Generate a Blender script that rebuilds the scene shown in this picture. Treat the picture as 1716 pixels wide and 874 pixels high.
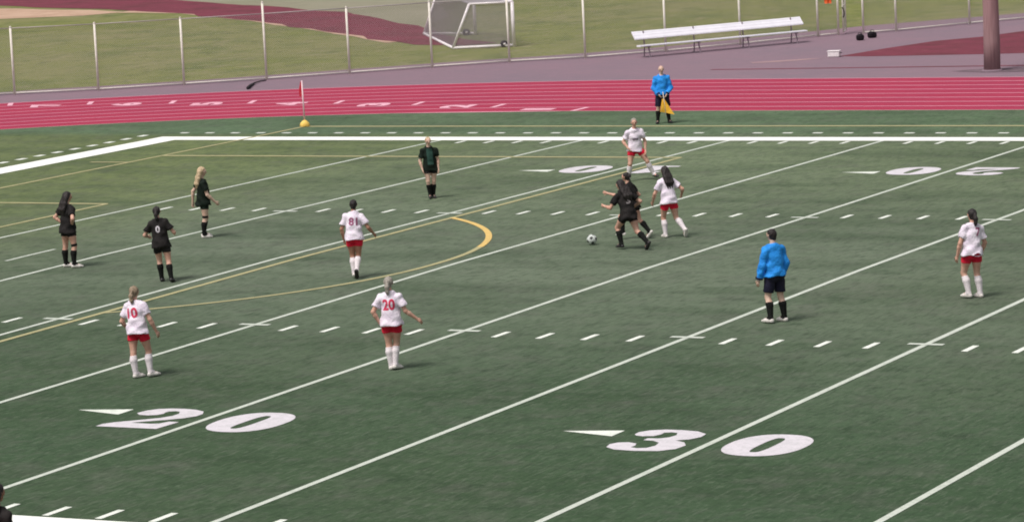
import bpy, bmesh, math, random
import numpy as np
from mathutils import Vector, Matrix
from mathutils.bvhtree import BVHTree
from mathutils.geometry import tessellate_polygon

for o in list(bpy.data.objects):
    bpy.data.objects.remove(o)
scene = bpy.context.scene
C = scene.collection
YD = 0.9144
rad = math.radians

# ------------------------------------------------------------------ camera
CAM_LOC = Vector((49.858, -41.315, 10.061))
PITCH, YAW, ROLL = -0.132138, -0.487071, -0.050769
fwd = Vector((math.sin(YAW) * math.cos(PITCH), math.cos(YAW) * math.cos(PITCH), math.sin(PITCH)))
r0 = Vector((math.cos(YAW), -math.sin(YAW), 0))
u0 = r0.cross(fwd)
cr, sr = math.cos(ROLL), math.sin(ROLL)
right = cr * r0 + sr * u0
up = -sr * r0 + cr * u0
cd = bpy.data.cameras.new('camera')
cam = bpy.data.objects.new('camera', cd)
C.objects.link(cam)
cd.sensor_width = 36
cd.lens = 5979.7 / 1716 * 36
cd.clip_start = 0.5
cd.clip_end = 3000
M3 = Matrix((right, up, -fwd)).transposed()
cam.matrix_world = Matrix.Translation(CAM_LOC) @ M3.to_4x4()
scene.camera = cam
scene.cycles.filter_width = 1.9
scene.render.resolution_x, scene.render.resolution_y = 1024, 521

# ------------------------------------------------------------------ light
SUN_EL, SUN_AZ = 62, 200          # azimuth clockwise from +Y
w = bpy.data.worlds.new('World')
scene.world = w
w.use_nodes = True
nt = w.node_tree
bgn = nt.nodes['Background']
sky = nt.nodes.new('ShaderNodeTexSky')
sky.sky_type = 'NISHITA'
sky.sun_disc = False
sky.sun_elevation = rad(SUN_EL)
sky.sun_rotation = rad(SUN_AZ)
sky.dust_density = 4
sky.air_density = 1.0
sky.ozone_density = 1.0
hs = nt.nodes.new('ShaderNodeHueSaturation')      # an even cloud cover greys the sky
hs.inputs['Saturation'].default_value = 0.28
nt.links.new(sky.outputs[0], hs.inputs['Color'])
nt.links.new(hs.outputs[0], bgn.inputs['Color'])
bgn.inputs['Strength'].default_value = 0.086
sl = bpy.data.lights.new('sun', 'SUN')
sl.energy = 2.2
sl.angle = rad(18)
sl.color = (1.0, 0.93, 0.9)
so = bpy.data.objects.new('sun', sl)
C.objects.link(so)
sdir = Vector((math.sin(rad(SUN_AZ)) * math.cos(rad(SUN_EL)), math.cos(rad(SUN_AZ)) * math.cos(rad(SUN_EL)), math.sin(rad(SUN_EL))))
so.rotation_euler = sdir.to_track_quat('Z', 'Y').to_euler()
so.location = (0, 0, 60)
vs = scene.view_settings
vs.view_transform = 'Standard'
vs.look = 'None'
vs.gamma = 1
vs.exposure = 0.38
vs.use_curve_mapping = False

# ------------------------------------------------------------------ materials
def nodes_of(m):
    m.use_nodes = True
    return m.node_tree, m.node_tree.nodes['Principled BSDF']

def mat(name, col, rough=0.7, spec=0.3, metal=0.0, scale=None, col2=None, lo=0.35, hi=0.65, bump=0.0, bscale=60, stretch=None, detail=4, sheen=0.0):
    """Plain procedural surface: two tones mixed by noise, plus a fine bump."""
    m = bpy.data.materials.new(name)
    t, b = nodes_of(m)
    b.inputs['Base Color'].default_value = (*col, 1)
    b.inputs['Roughness'].default_value = rough
    b.inputs['Specular IOR Level'].default_value = spec
    b.inputs['Metallic'].default_value = metal
    if sheen:
        b.inputs['Sheen Weight'].default_value = sheen
        b.inputs['Sheen Roughness'].default_value = 0.5
    tc = t.nodes.new('ShaderNodeTexCoord')
    src = tc.outputs['Object']
    if stretch:
        mp = t.nodes.new('ShaderNodeMapping')
        mp.inputs['Scale'].default_value = stretch
        t.links.new(src, mp.inputs['Vector'])
        src = mp.outputs[0]
    if col2 is not None:
        n = t.nodes.new('ShaderNodeTexNoise')
        n.inputs['Scale'].default_value = scale
        n.inputs['Detail'].default_value = detail
        t.links.new(src, n.inputs['Vector'])
        r = t.nodes.new('ShaderNodeValToRGB')
        r.color_ramp.elements[0].position = lo
        r.color_ramp.elements[1].position = hi
        r.color_ramp.elements[0].color = (*col, 1)
        r.color_ramp.elements[1].color = (*col2, 1)
        t.links.new(n.outputs['Fac'], r.inputs['Fac'])
        t.links.new(r.outputs[0], b.inputs['Base Color'])
    if bump:
        n2 = t.nodes.new('ShaderNodeTexNoise')
        n2.inputs['Scale'].default_value = bscale
        n2.inputs['Detail'].default_value = 3
        t.links.new(src, n2.inputs['Vector'])
        bp = t.nodes.new('ShaderNodeBump')
        bp.inputs['Strength'].default_value = bump
        bp.inputs['Distance'].default_value = 0.02
        t.links.new(n2.outputs['Fac'], bp.inputs['Height'])
        t.links.new(bp.outputs[0], b.inputs['Normal'])
    return m

def layered(name, base, layers, rough=0.9, spec=0.15, bump=0.6, bscale=9, sheen=0.0, sheen_tint=(1, 1, 1), zones=()):
    """Ground covers: base colour, then noise layers (scale, colour, lo, hi, opacity, stretch)."""
    m = bpy.data.materials.new(name)
    t, b = nodes_of(m)
    b.inputs['Roughness'].default_value = rough
    b.inputs['Specular IOR Level'].default_value = spec
    if sheen:
        b.inputs['Sheen Weight'].default_value = sheen
        b.inputs['Sheen Roughness'].default_value = 0.6
        b.inputs['Sheen Tint'].default_value = (*sheen_tint, 1)
    tc = t.nodes.new('ShaderNodeTexCoord')
    cur = None
    for ax, z0, z1, zc, amp in zones:          # broad tone zones, ragged borders; turf uses them to paint in grazing-angle brightening
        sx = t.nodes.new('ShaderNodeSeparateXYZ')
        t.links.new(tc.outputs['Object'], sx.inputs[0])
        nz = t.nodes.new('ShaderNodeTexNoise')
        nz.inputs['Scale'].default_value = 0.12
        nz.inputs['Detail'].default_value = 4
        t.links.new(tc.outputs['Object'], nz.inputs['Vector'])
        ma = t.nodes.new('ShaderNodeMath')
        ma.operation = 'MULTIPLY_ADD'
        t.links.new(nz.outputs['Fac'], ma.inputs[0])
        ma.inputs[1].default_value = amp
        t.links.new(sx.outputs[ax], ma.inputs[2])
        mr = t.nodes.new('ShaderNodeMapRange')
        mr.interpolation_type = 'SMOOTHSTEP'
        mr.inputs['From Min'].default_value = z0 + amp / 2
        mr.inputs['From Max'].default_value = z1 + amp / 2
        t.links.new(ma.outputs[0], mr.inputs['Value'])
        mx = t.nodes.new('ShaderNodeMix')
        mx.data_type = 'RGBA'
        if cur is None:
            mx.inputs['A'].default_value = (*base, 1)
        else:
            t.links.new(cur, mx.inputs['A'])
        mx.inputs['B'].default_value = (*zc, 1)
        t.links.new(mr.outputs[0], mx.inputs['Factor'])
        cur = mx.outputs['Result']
    for i, (sc, col, lo, hi, op, st) in enumerate(layers):
        mp = t.nodes.new('ShaderNodeMapping')
        mp.inputs['Scale'].default_value = st
        mp.inputs['Location'].default_value = (3.7 * i, 1.9 * i, 0.6 * i)
        t.links.new(tc.outputs['Object'], mp.inputs['Vector'])
        n = t.nodes.new('ShaderNodeTexNoise')
        n.inputs['Scale'].default_value = sc
        n.inputs['Detail'].default_value = 5
        n.inputs['Roughness'].default_value = 0.6
        t.links.new(mp.outputs[0], n.inputs['Vector'])
        mr = t.nodes.new('ShaderNodeMapRange')
        mr.inputs['From Min'].default_value = lo
        mr.inputs['From Max'].default_value = hi
        mr.inputs['To Max'].default_value = op
        t.links.new(n.outputs['Fac'], mr.inputs['Value'])
        mx = t.nodes.new('ShaderNodeMix')
        mx.data_type = 'RGBA'
        t.links.new(mr.outputs[0], mx.inputs['Factor'])
        if cur is None:
            mx.inputs['A'].default_value = (*base, 1)
        else:
            t.links.new(cur, mx.inputs['A'])
        mx.inputs['B'].default_value = (*col, 1)
        cur = mx.outputs['Result']
    t.links.new(cur, b.inputs['Base Color'])
    if bump:
        n2 = t.nodes.new('ShaderNodeTexNoise')
        n2.inputs['Scale'].default_value = bscale
        n2.inputs['Detail'].default_value = 6
        t.links.new(tc.outputs['Object'], n2.inputs['Vector'])
        bp = t.nodes.new('ShaderNodeBump')
        bp.inputs['Strength'].default_value = bump
        bp.inputs['Distance'].default_value = 0.03
        t.links.new(n2.outputs['Fac'], bp.inputs['Height'])
        t.links.new(bp.outputs[0], b.inputs['Normal'])
    return m

I3 = (1, 1, 1)
M = {}
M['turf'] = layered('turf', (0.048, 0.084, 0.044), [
    (0.07, (0.060, 0.085, 0.045), 0.45, 0.68, 0.45, I3),
    (0.30, (0.030, 0.056, 0.026), 0.46, 0.68, 0.5, (0.6, 1.6, 1)),
    (1.1, (0.105, 0.105, 0.090), 0.50, 0.74, 0.45, I3),
    (1.5, (0.024, 0.042, 0.024), 0.54, 0.74, 0.42, I3),
    (3.4, (0.115, 0.12, 0.10), 0.52, 0.74, 0.35, (1, 0.75, 1)),
    (2.5, (0.020, 0.036, 0.020), 0.54, 0.72, 0.34, I3),
    (13.0, (0.018, 0.034, 0.018), 0.50, 0.66, 0.42, (1, 0.16, 1)),
    (17.0, (0.15, 0.175, 0.13), 0.54, 0.70, 0.38, (1, 0.16, 1)),
    (5.0, (0.02, 0.036, 0.02), 0.53, 0.72, 0.35, I3),
    (8.0, (0.13, 0.17, 0.115), 0.55, 0.75, 0.35, I3),
    (30.0, (0.02, 0.038, 0.02), 0.5, 0.75, 0.35, I3),
], rough=0.95, spec=0.06, sheen=0.02, sheen_tint=(0.85, 0.95, 0.75), bump=0.4, bscale=7,
    zones=((1, 5.0, 25.0, (0.132, 0.166, 0.114), 9.0), (1, 26.0, 46.0, (0.150, 0.190, 0.110), 8.0), (0, 6.0, -6.0, (0.145, 0.180, 0.074), 6.0), (1, 49.5, 51.0, (0.105, 0.160, 0.090), 1.5)))  # first two lighten the far turf: view-angle brightening painted into the colour
M['grass'] = layered('grass', (0.165, 0.182, 0.052), [
    (0.08, (0.20, 0.195, 0.085), 0.42, 0.62, 0.9, I3),
    (0.35, (0.105, 0.135, 0.04), 0.48, 0.66, 0.75, (1, 1, 1)),
    (0.9, (0.25, 0.225, 0.125), 0.52, 0.68, 0.7, (1.4, 0.7, 1)),
    (1.9, (0.075, 0.095, 0.035), 0.53, 0.70, 0.7, (1, 0.6, 1)),
    (8.0, (0.24, 0.23, 0.12), 0.52, 0.75, 0.6, I3),
    (22.0, (0.06, 0.075, 0.03), 0.52, 0.75, 0.5, I3),
], bump=0.8, bscale=12)
M['far_grass'] = layered('far_grass', (0.25, 0.235, 0.17), [
    (0.12, (0.2, 0.2, 0.13), 0.4, 0.65, 0.7, I3),
    (1.3, (0.16, 0.15, 0.11), 0.5, 0.8, 0.5, I3),
], bump=0.5, bscale=9)
M['asphalt'] = layered('asphalt', (0.225, 0.155, 0.185), [
    (0.2, (0.20, 0.15, 0.18), 0.4, 0.65, 0.8, I3),
    (1.4, (0.27, 0.165, 0.205), 0.5, 0.75, 0.6, (1, 2, 1)),
    (30, (0.13, 0.10, 0.12), 0.5, 0.8, 0.5, I3),
], bump=0.3, bscale=40, rough=0.95)
M['track'] = layered('track', (0.345, 0.034, 0.074), [
    (0.22, (0.31, 0.036, 0.078), 0.4, 0.65, 0.7, I3),
    (1.2, (0.38, 0.046, 0.092), 0.52, 0.75, 0.6, I3),
    (26, (0.30, 0.035, 0.065), 0.5, 0.8, 0.4, I3),
], bump=0.3, bscale=60, rough=0.9)
M['maroon'] = layered('maroon', (0.17, 0.04, 0.06), [
    (0.5, (0.11, 0.035, 0.042), 0.42, 0.65, 0.8, I3),
    (1.7, (0.24, 0.08, 0.09), 0.55, 0.75, 0.6, I3),
], bump=0.8, bscale=8, rough=0.95)
M['sand'] = layered('sand', (0.48, 0.33, 0.24), [
    (0.5, (0.38, 0.25, 0.17), 0.42, 0.65, 0.8, I3),
    (3.0, (0.55, 0.42, 0.33), 0.55, 0.75, 0.6, I3),
], bump=0.5, bscale=10, rough=0.95)

M['dark_ground'] = layered('dark_ground', (0.12, 0.085, 0.10), [(2.5, (0.2, 0.14, 0.165), 0.45, 0.65, 0.9, I3)], bump=0.5, bscale=14)
M['dusty'] = layered('dusty', (0.33, 0.22, 0.22), [(2.0, (0.26, 0.17, 0.2), 0.4, 0.65, 0.9, I3)], bump=0.3, bscale=20)

def paint(name, col, worn, amount=0.45):
    return layered(name, col, [(16, worn, 0.5, 0.75, amount, I3), (5, worn, 0.5, 0.72, amount * 0.8, I3), (1.2, worn, 0.5, 0.8, amount * 0.6, I3)], rough=0.85, bump=0.3, bscale=30)
M['white_paint'] = paint('white_paint', (0.74, 0.77, 0.70), (0.34, 0.42, 0.31))
M['line_paint'] = paint('line_paint', (0.53, 0.57, 0.50), (0.28, 0.34, 0.26), 0.45)
M['border_paint'] = paint('border_paint', (0.86, 0.87, 0.82), (0.6, 0.64, 0.56), 0.25)
M['number_paint'] = paint('number_paint', (0.62, 0.59, 0.62), (0.36, 0.37, 0.36), 0.5)
M['yellow_paint'] = paint('yellow_paint', (0.40, 0.37, 0.20), (0.22, 0.24, 0.12), 0.5)
M['bright_yellow_paint'] = paint('bright_yellow_paint', (0.66, 0.46, 0.16), (0.4, 0.33, 0.14), 0.5)
M['lane_paint'] = paint('lane_paint', (0.70, 0.33, 0.41), (0.5, 0.16, 0.24), 0.4)
M['lane_number_paint'] = paint('lane_number_paint', (0.74, 0.42, 0.50), (0.55, 0.18, 0.26), 0.5)
M['galvanised'] = mat('galvanised', (0.80, 0.77, 0.68), 0.6, 0.3, 0.0, 12, (0.70, 0.67, 0.59))
M['galvanised_dull'] = mat('galvanised_dull', (0.27, 0.21, 0.24), 0.6, 0.3, 0.0, 12, (0.22, 0.17, 0.20))
M['wire'] = mat('wire', (0.42, 0.38, 0.36), 0.6, 0.3, 0.0, 12, (0.36, 0.33, 0.32))
M['aluminium'] = mat('aluminium', (0.86, 0.85, 0.90), 0.45, 0.4, 0.0, 3, (0.80, 0.79, 0.84))
M['white_metal'] = mat('white_metal', (0.86, 0.81, 0.82), 0.4, 0.5, 0.0, 9, (0.78, 0.72, 0.73))
M['net'] = mat('net', (0.33, 0.30, 0.32), 0.8, 0.1, 0, 5, (0.28, 0.26, 0.28))
M['black_rubber'] = mat('black_rubber', (0.012, 0.010, 0.012), 0.8, 0.3, 0, 20, (0.03, 0.025, 0.03))
M['wood'] = mat('wood', (0.26, 0.165, 0.165), 0.85, 0.2, 0, 3.0, (0.34, 0.225, 0.225), stretch=(9, 9, 0.35), bump=0.4, bscale=4)
M['white_plastic'] = mat('white_plastic', (0.85, 0.80, 0.80), 0.4, 0.5, 0, 6, (0.75, 0.7, 0.7))
M['orange_cloth'] = mat('orange_cloth', (0.85, 0.16, 0.04), 0.7, 0.2, 0, 8, (0.7, 0.1, 0.03))
M['black_cloth'] = mat('black_cloth', (0.008, 0.006, 0.008), 0.8, 0.2, 0, 9, (0.016, 0.012, 0.016), bump=0.3, bscale=30)
M['flag_red'] = mat('flag_red', (0.55, 0.03, 0.05), 0.7, 0.2, 0, 9, (0.45, 0.02, 0.04))
M['flag_yellow'] = mat('flag_yellow', (0.90, 0.52, 0.06), 0.7, 0.2, 0, 9, (0.8, 0.42, 0.04))
M['base_yellow'] = mat('base_yellow', (0.85, 0.58, 0.14), 0.6, 0.3, 0, 9, (0.75, 0.48, 0.1))
M['pole_pink'] = mat('pole_pink', (0.82, 0.62, 0.66), 0.45, 0.4, 0, 6, (0.75, 0.52, 0.57))
M['kit_white'] = mat('kit_white', (0.82, 0.75, 0.82), 0.75, 0.2, 0, 7, (0.72, 0.63, 0.74), bump=0.8, bscale=22, sheen=0.15)
M['kit_red'] = mat('kit_red', (0.72, 0.012, 0.045), 0.7, 0.25, 0, 8, (0.56, 0.008, 0.032), bump=0.7, bscale=22)
M['kit_black'] = mat('kit_black', (0.012, 0.011, 0.011), 0.8, 0.15, 0, 8, (0.022, 0.019, 0.018), bump=0.35, bscale=22)
M['kit_green'] = mat('kit_green', (0.006, 0.010, 0.007), 0.8, 0.15, 0, 8, (0.010, 0.018, 0.012), bump=0.35, bscale=22)
M['teal'] = mat('teal', (0.022, 0.055, 0.043), 0.8, 0.15, 0, 8, (0.032, 0.075, 0.06), bump=0.3, bscale=22)
M['kit_blue'] = mat('kit_blue', (0.022, 0.29, 0.80), 0.7, 0.25, 0, 8, (0.016, 0.22, 0.66), bump=0.8, bscale=20)
M['navy'] = mat('navy', (0.012, 0.012, 0.03), 0.8, 0.2, 0, 8, (0.02, 0.018, 0.035), bump=0.3, bscale=22)
M['sock_white'] = mat('sock_white', (0.80, 0.74, 0.75), 0.85, 0.1, 0, 30, (0.7, 0.63, 0.65), bump=0.3, bscale=60)
M['sock_black'] = mat('sock_black', (0.008, 0.009, 0.008), 0.85, 0.1, 0, 30, (0.016, 0.016, 0.015), bump=0.3, bscale=60)
M['shoe_white'] = mat('shoe_white', (0.72, 0.68, 0.64), 0.5, 0.4, 0, 15, (0.6, 0.56, 0.52))
M['shoe_black'] = mat('shoe_black', (0.012, 0.011, 0.012), 0.5, 0.4, 0, 15, (0.03, 0.026, 0.026))
M['number_red'] = mat('number_red', (0.62, 0.05, 0.10), 0.7, 0.2, 0, 20, (0.5, 0.03, 0.08))
M['number_plum'] = mat('number_plum', (0.32, 0.10, 0.18), 0.7, 0.2, 0, 20, (0.25, 0.07, 0.14))
M['number_white'] = mat('number_white', (0.6, 0.56, 0.6), 0.7, 0.2, 0, 20, (0.5, 0.47, 0.5))
M['number_grey'] = mat('number_grey', (0.22, 0.2, 0.2), 0.7, 0.2, 0, 20, (0.16, 0.14, 0.14))
M['number_dark'] = mat('number_dark', (0.12, 0.07, 0.12), 0.7, 0.2, 0, 20, (0.09, 0.05, 0.09))
M['skin_light'] = mat('skin_light', (0.62, 0.37, 0.28), 0.6, 0.3, 0, 10, (0.54, 0.29, 0.21))
M['skin_pale'] = mat('skin_pale', (0.66, 0.46, 0.36), 0.6, 0.3, 0, 10, (0.58, 0.37, 0.28))
M['skin_tan'] = mat('skin_tan', (0.40, 0.21, 0.145), 0.6, 0.3, 0, 10, (0.33, 0.16, 0.10))
M['eye'] = mat('eye', (0.02, 0.015, 0.012), 0.3, 0.5, 0, 40, (0.04, 0.03, 0.02))
M['lip'] = mat('lip', (0.42, 0.14, 0.12), 0.5, 0.3, 0, 40, (0.36, 0.1, 0.09))
def hairmat(n, a, b):
    M[n] = mat(n, a, 0.55, 0.35, 0, 14, b, stretch=(4, 4, 0.6), bump=0.5, bscale=30)
hairmat('hair_black', (0.010, 0.008, 0.008), (0.03, 0.022, 0.02))
hairmat('hair_brown', (0.05, 0.022, 0.018), (0.10, 0.05, 0.04))
hairmat('hair_blond', (0.42, 0.30, 0.17), (0.60, 0.46, 0.30))
hairmat('hair_darkblond', (0.16, 0.115, 0.075), (0.33, 0.25, 0.17))
hairmat('hair_ash', (0.38, 0.35, 0.30), (0.24, 0.21, 0.18))
M['ball_white'] = mat('ball_white', (0.62, 0.66, 0.62), 0.45, 0.4, 0, 10, (0.5, 0.54, 0.5))
M['ball_black'] = mat('ball_black', (0.02, 0.022, 0.02), 0.45, 0.4, 0, 10, (0.04, 0.04, 0.04))

# ------------------------------------------------------------------ helpers
def link(name, verts, faces, m, parent=None, smooth=False):
    me = bpy.data.meshes.new(name)
    me.from_pydata([tuple(v) for v in verts], [], [tuple(f) for f in faces])
    me.validate()
    if smooth:
        me.polygons.foreach_set('use_smooth', [True] * len(me.polygons))
    me.materials.append(M[m] if isinstance(m, str) else m)
    o = bpy.data.objects.new(name, me)
    C.objects.link(o)
    if parent:
        o.parent = parent
    return o

def thing(name, label, cat, loc=(0, 0, 0), rotz=0, group=None):
    o = bpy.data.objects.new(name, None)
    C.objects.link(o)
    o.empty_display_size = 0.2
    o.location = loc
    o.rotation_euler = (0, 0, rotz)
    o['label'] = label
    o['category'] = cat
    if group:
        o['group'] = group
    return o

def struct(o, label=None):
    o['kind'] = 'structure'
    if label:
        o['label'] = label
    return o

class MB:
    def __init__(s):
        s.v = []
        s.f = []
    def add(s, v, f):
        n = len(s.v)
        s.v += [tuple(x) for x in v]
        s.f += [tuple(i + n for i in q) for q in f]
    def tube(s, a, b, ra, rb=None, n=10, caps=True):
        a, b = Vector(a), Vector(b)
        rb = ra if rb is None else rb
        d = (b - a).normalized()
        x = d.orthogonal().normalized()
        y = d.cross(x)
        vs_ = []
        for p, r in ((a, ra), (b, rb)):
            for i in range(n):
                t = 2 * math.pi * i / n
                vs_.append(p + r * (math.cos(t) * x + math.sin(t) * y))
        fs = [(i, (i + 1) % n, n + (i + 1) % n, n + i) for i in range(n)]
        if caps:
            fs += [tuple(range(n - 1, -1, -1)), tuple(range(n, 2 * n))]
        s.add(vs_, fs)
    def path(s, pts, r, n=8):
        pts = [Vector(p) for p in pts]
        rings = []
        ref = None
        for i, p in enumerate(pts):
            d = (pts[min(i + 1, len(pts) - 1)] - pts[max(i - 1, 0)]).normalized()
            x = d.orthogonal().normalized() if ref is None else (ref - d * ref.dot(d)).normalized()
            ref = x
            y = d.cross(x)
            rr = r[i] if isinstance(r, (list, tuple)) else r
            rings.append([p + rr * (math.cos(2 * math.pi * k / n) * x + math.sin(2 * math.pi * k / n) * y) for k in range(n)])
        v = [q for ring in rings for q in ring]
        f = []
        for i in range(len(pts) - 1):
            for k in range(n):
                f.append((i * n + k, i * n + (k + 1) % n, (i + 1) * n + (k + 1) % n, (i + 1) * n + k))
        f += [tuple(range(n - 1, -1, -1)), tuple(range((len(pts) - 1) * n, len(pts) * n))]
        s.add(v, f)
    def box(s, c, sx, sy, sz, rot=None, bev=0.0):
        bm = bmesh.new()
        bmesh.ops.create_cube(bm, size=1)
        bmesh.ops.scale(bm, vec=(sx, sy, sz), verts=bm.verts)
        if bev:
            bmesh.ops.bevel(bm, geom=bm.edges[:], offset=bev, segments=2, affect='EDGES', profile=0.5)
        mt = Matrix.Translation(Vector(c)) @ (rot.to_4x4() if rot else Matrix.Identity(4))
        bm.verts.ensure_lookup_table()
        s.add([mt @ v.co for v in bm.verts], [[v.index for v in f.verts] for f in bm.faces])
        bm.free()
    def build(s, name, m, parent=None, smooth=False):
        return link(name, s.v, s.f, m, parent, smooth)

CROWN = 0.1031
def gz(y):
    return CROWN * max(0.0, 1 - abs(y / YD - 26.667) / 26.667)

# ------------------------------------------------------------------ ground
MIDY = 26.667 * YD
R0, LANE, NL = 32.6, 1.3, 8
XR = 91.44
R1 = R0 + NL * LANE

gv, gf = [], []
S = 1500
gv = [(-S, -S, -0.03), (S, -S, -0.03), (S, S, -0.03), (-S, S, -0.03)]
ground = struct(link('ground', gv, [(0, 1, 2, 3)], 'grass'))

def sheet(name, pts, z, m):
    tri = tessellate_polygon([[Vector((x, y, 0)) for x, y in pts]])
    v = [(x, y, z) for x, y in pts]
    f = []
    for t in tri:
        a, b, c = (Vector(v[i]) for i in t)
        f.append(t if (b - a).cross(c - a).z > 0 else t[::-1])
    return struct(link(name, v, f, m))

def wobble(pts, amp, seed, sub=6):
    rnd = random.Random(seed)
    out = []
    for i in range(len(pts)):
        a, b = Vector(pts[i]), Vector(pts[(i + 1) % len(pts)])
        n = max(1, int((b - a).length / sub * 3))
        n = min(n, 14)
        for k in range(n):
            p = a.lerp(b, k / n)
            out.append((p.x + rnd.uniform(-amp, amp), p.y + rnd.uniform(-amp, amp)))
    return out

# asphalt apron between the track and the fence; its far edge follows the fence
sheet('asphalt_apron', [(-60, 20), (-40, 53), (-25.6, 65.5), (-20.9, 68.7), (-16.7, 72.7), (-14.0, 75.3), (-11.0, 77.6), (-8.4, 80.3), (-5.9, 84.8),
                        (-3.2, 90.0), (-0.4, 93.2), (3.2, 97.5), (12, 108), (30, 120), (140, 120), (140, -60), (-60, -60)], -0.022, 'asphalt')
sheet('far_field', wobble([(-20.5, 86.0), (-26.0, 92.6), (-35.0, 101.8), (-44.0, 108.2), (-54, 114.5), (-66, 121), (-130, 150), (-300, 300), (-130, 300), (-62, 168), (-34.0, 112), (-24, 92)], 0.35, 3), -0.026, 'far_grass')
sheet('dirt_band', wobble([(-17.6, 82.6), (-20.3, 83.2), (-27.3, 89.9), (-36.9, 98.4), (-45.2, 104.2), (-53.5, 108.8), (-63, 113.2), (-90, 124), (-92, 130), (-66, 122.0),
                           (-54, 115.4), (-44, 109.2), (-34.8, 102.8), (-25.8, 93.6), (-19.0, 85.6), (-16.6, 83.6)], 0.28, 5), -0.018, 'maroon')
sheet('sandy_patch', wobble([(-70, 100), (-60, 101.2), (-53.5, 102.3), (-50.0, 103.8), (-49.2, 106.0), (-52.5, 107.8), (-58, 109.6), (-66, 111.5), (-80, 112)], 0.3, 7), -0.021, 'sand')
sheet('sandy_edge', wobble([(-49, 105.3), (-44.5, 104.0), (-37, 98.2), (-27.5, 89.8), (-22, 84.6), (-21.7, 85.0), (-27.2, 90.3), (-36.8, 98.8), (-45, 104.8), (-49, 106.4)], 0.12, 9), -0.0205, 'sand')
# rubber runway and worn sand on the apron, right
sheet('rubber_runway', wobble([(1.3, 75.9), (1.75, 79.0), (2.6, 82.05), (3.8, 83.6), (4.7, 86.4), (6, 90.5), (18, 92), (12, 77.5), (7.99, 76.45), (6.43, 76.17), (4.31, 75.94), (2.39, 75.69)], 0.08, 11), -0.017, 'maroon')
sheet('dark_patch', wobble([(7.9, 69.6), (8.6, 70.5), (9.8, 70.7), (11.2, 70.4), (12.4, 69.9), (10.6, 69.3), (9.2, 69.2)], 0.10, 21), -0.0165, 'dark_ground')  # darker patch of ground around the pole base
sheet('worn_sand', wobble([(-1.3, 73.9), (-0.4, 74.6), (0.7, 75.3), (1.1, 75.1), (0.3, 74.2), (-0.9, 73.3)], 0.12, 12), -0.0175, 'dusty')
sheet('rubber_strip', [(-1.5, 70.95), (30, 72.3), (30, 72.75), (-1.5, 71.2)], -0.0178, 'maroon')

def oval(r, n=48):
    pts = []
    for i in range(n + 1):
        a = math.pi / 2 + math.pi * i / n
        pts.append((r * math.cos(a), MIDY + r * math.sin(a)))
    for i in range(n + 1):
        a = -math.pi / 2 + math.pi * i / n
        pts.append((XR + r * math.cos(a), MIDY + r * math.sin(a)))
    return pts

def ring(ra, rb, z):
    a, b = oval(ra, 96), oval(rb, 96)
    n = len(a)
    v = [(x, y, z) for x, y in a] + [(x, y, z) for x, y in b]
    f = [(i, (i + 1) % n, n + (i + 1) % n, n + i)[::-1] for i in range(n)]
    return v, f

v, f = ring(R0, R1, -0.010)
track = struct(link('running_track', v, f, 'track'))
for k in range(NL + 1):
    rr = R0 + k * LANE
    wd = 0.11 if k else 0.24
    v, f = ring(rr - wd + (0.11 if k == 0 else 0), rr + (0.11 if k == 0 else 0), -0.005)
    link('lane_line', v, f, 'lane_paint', track)

def lane_point(x, r):
    """point at along-track X on radius r (straight for X>0), with its tangent (running way) and outward"""
    if x >= 0:
        return Vector((x, MIDY + r, 0)), Vector((-1, 0, 0)), Vector((0, 1, 0))
    a = math.asin(min(0.99, -x / r))
    return Vector((-r * math.sin(a), MIDY + r * math.cos(a), 0)), Vector((-math.cos(a), -math.sin(a), 0)), Vector((-math.sin(a), math.cos(a), 0))

def text_mesh(body, bold=0.02, shear=0.0, res=3):
    cu = bpy.data.curves.new('glyph', 'FONT')
    cu.body = body
    cu.offset = bold
    cu.shear = shear
    cu.resolution_u = res
    ob = bpy.data.objects.new('glyph', cu)
    C.objects.link(ob)
    dg = bpy.context.evaluated_depsgraph_get()
    me = ob.evaluated_get(dg).to_mesh()
    bm = bmesh.new()
    bm.from_mesh(me)
    bmesh.ops.triangulate(bm, faces=bm.faces[:])
    bm.verts.ensure_lookup_table()
    vs_ = np.array([(q.co.x, q.co.y) for q in bm.verts])
    fs = [[q.index for q in fc.verts] for fc in bm.faces]
    bm.free()
    ob.evaluated_get(dg).to_mesh_clear()
    bpy.data.objects.remove(ob)
    bpy.data.curves.remove(cu)
    lo, hi_ = vs_.min(0), vs_.max(0)
    return (vs_ - (lo + hi_) / 2) / (hi_ - lo), fs, (hi_ - lo)

mark_x = [0.11, -3.36, -6.74, -10.04, -13.55, -16.76, -20.0, -23.1]
num_x = [-1.34, -4.76, -8.2, -11.63, -14.98, -18.19, -21.3]
for k, x in enumerate(mark_x):
    r = R0 + (k + 0.5) * LANE
    p, t, o_ = lane_point(x, r)
    b_ = MB()
    h = LANE * 0.40
    q = [p - o_ * h - t * 0.09, p + o_ * h - t * 0.09, p + o_ * h + t * 0.09, p - o_ * h + t * 0.09]
    b_.add([(a.x, a.y, -0.0045) for a in q], [(0, 1, 2, 3)])
    b_.build('start_mark', 'lane_number_paint', track)
for k, x in enumerate(num_x):
    r = R0 + (k + 0.5) * LANE
    p, t, o_ = lane_point(x, r)
    gv2, gf2, sz = text_mesh(str(k + 1), 0.055)
    wd = 0.98 if k else 0.5
    vv = [p + o_ * (a * wd) + t * (b * 1.08) for a, b in gv2]
    link('lane_number', [(a.x, a.y, -0.0045) for a in vv], gf2, 'lane_number_paint', track)

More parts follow.
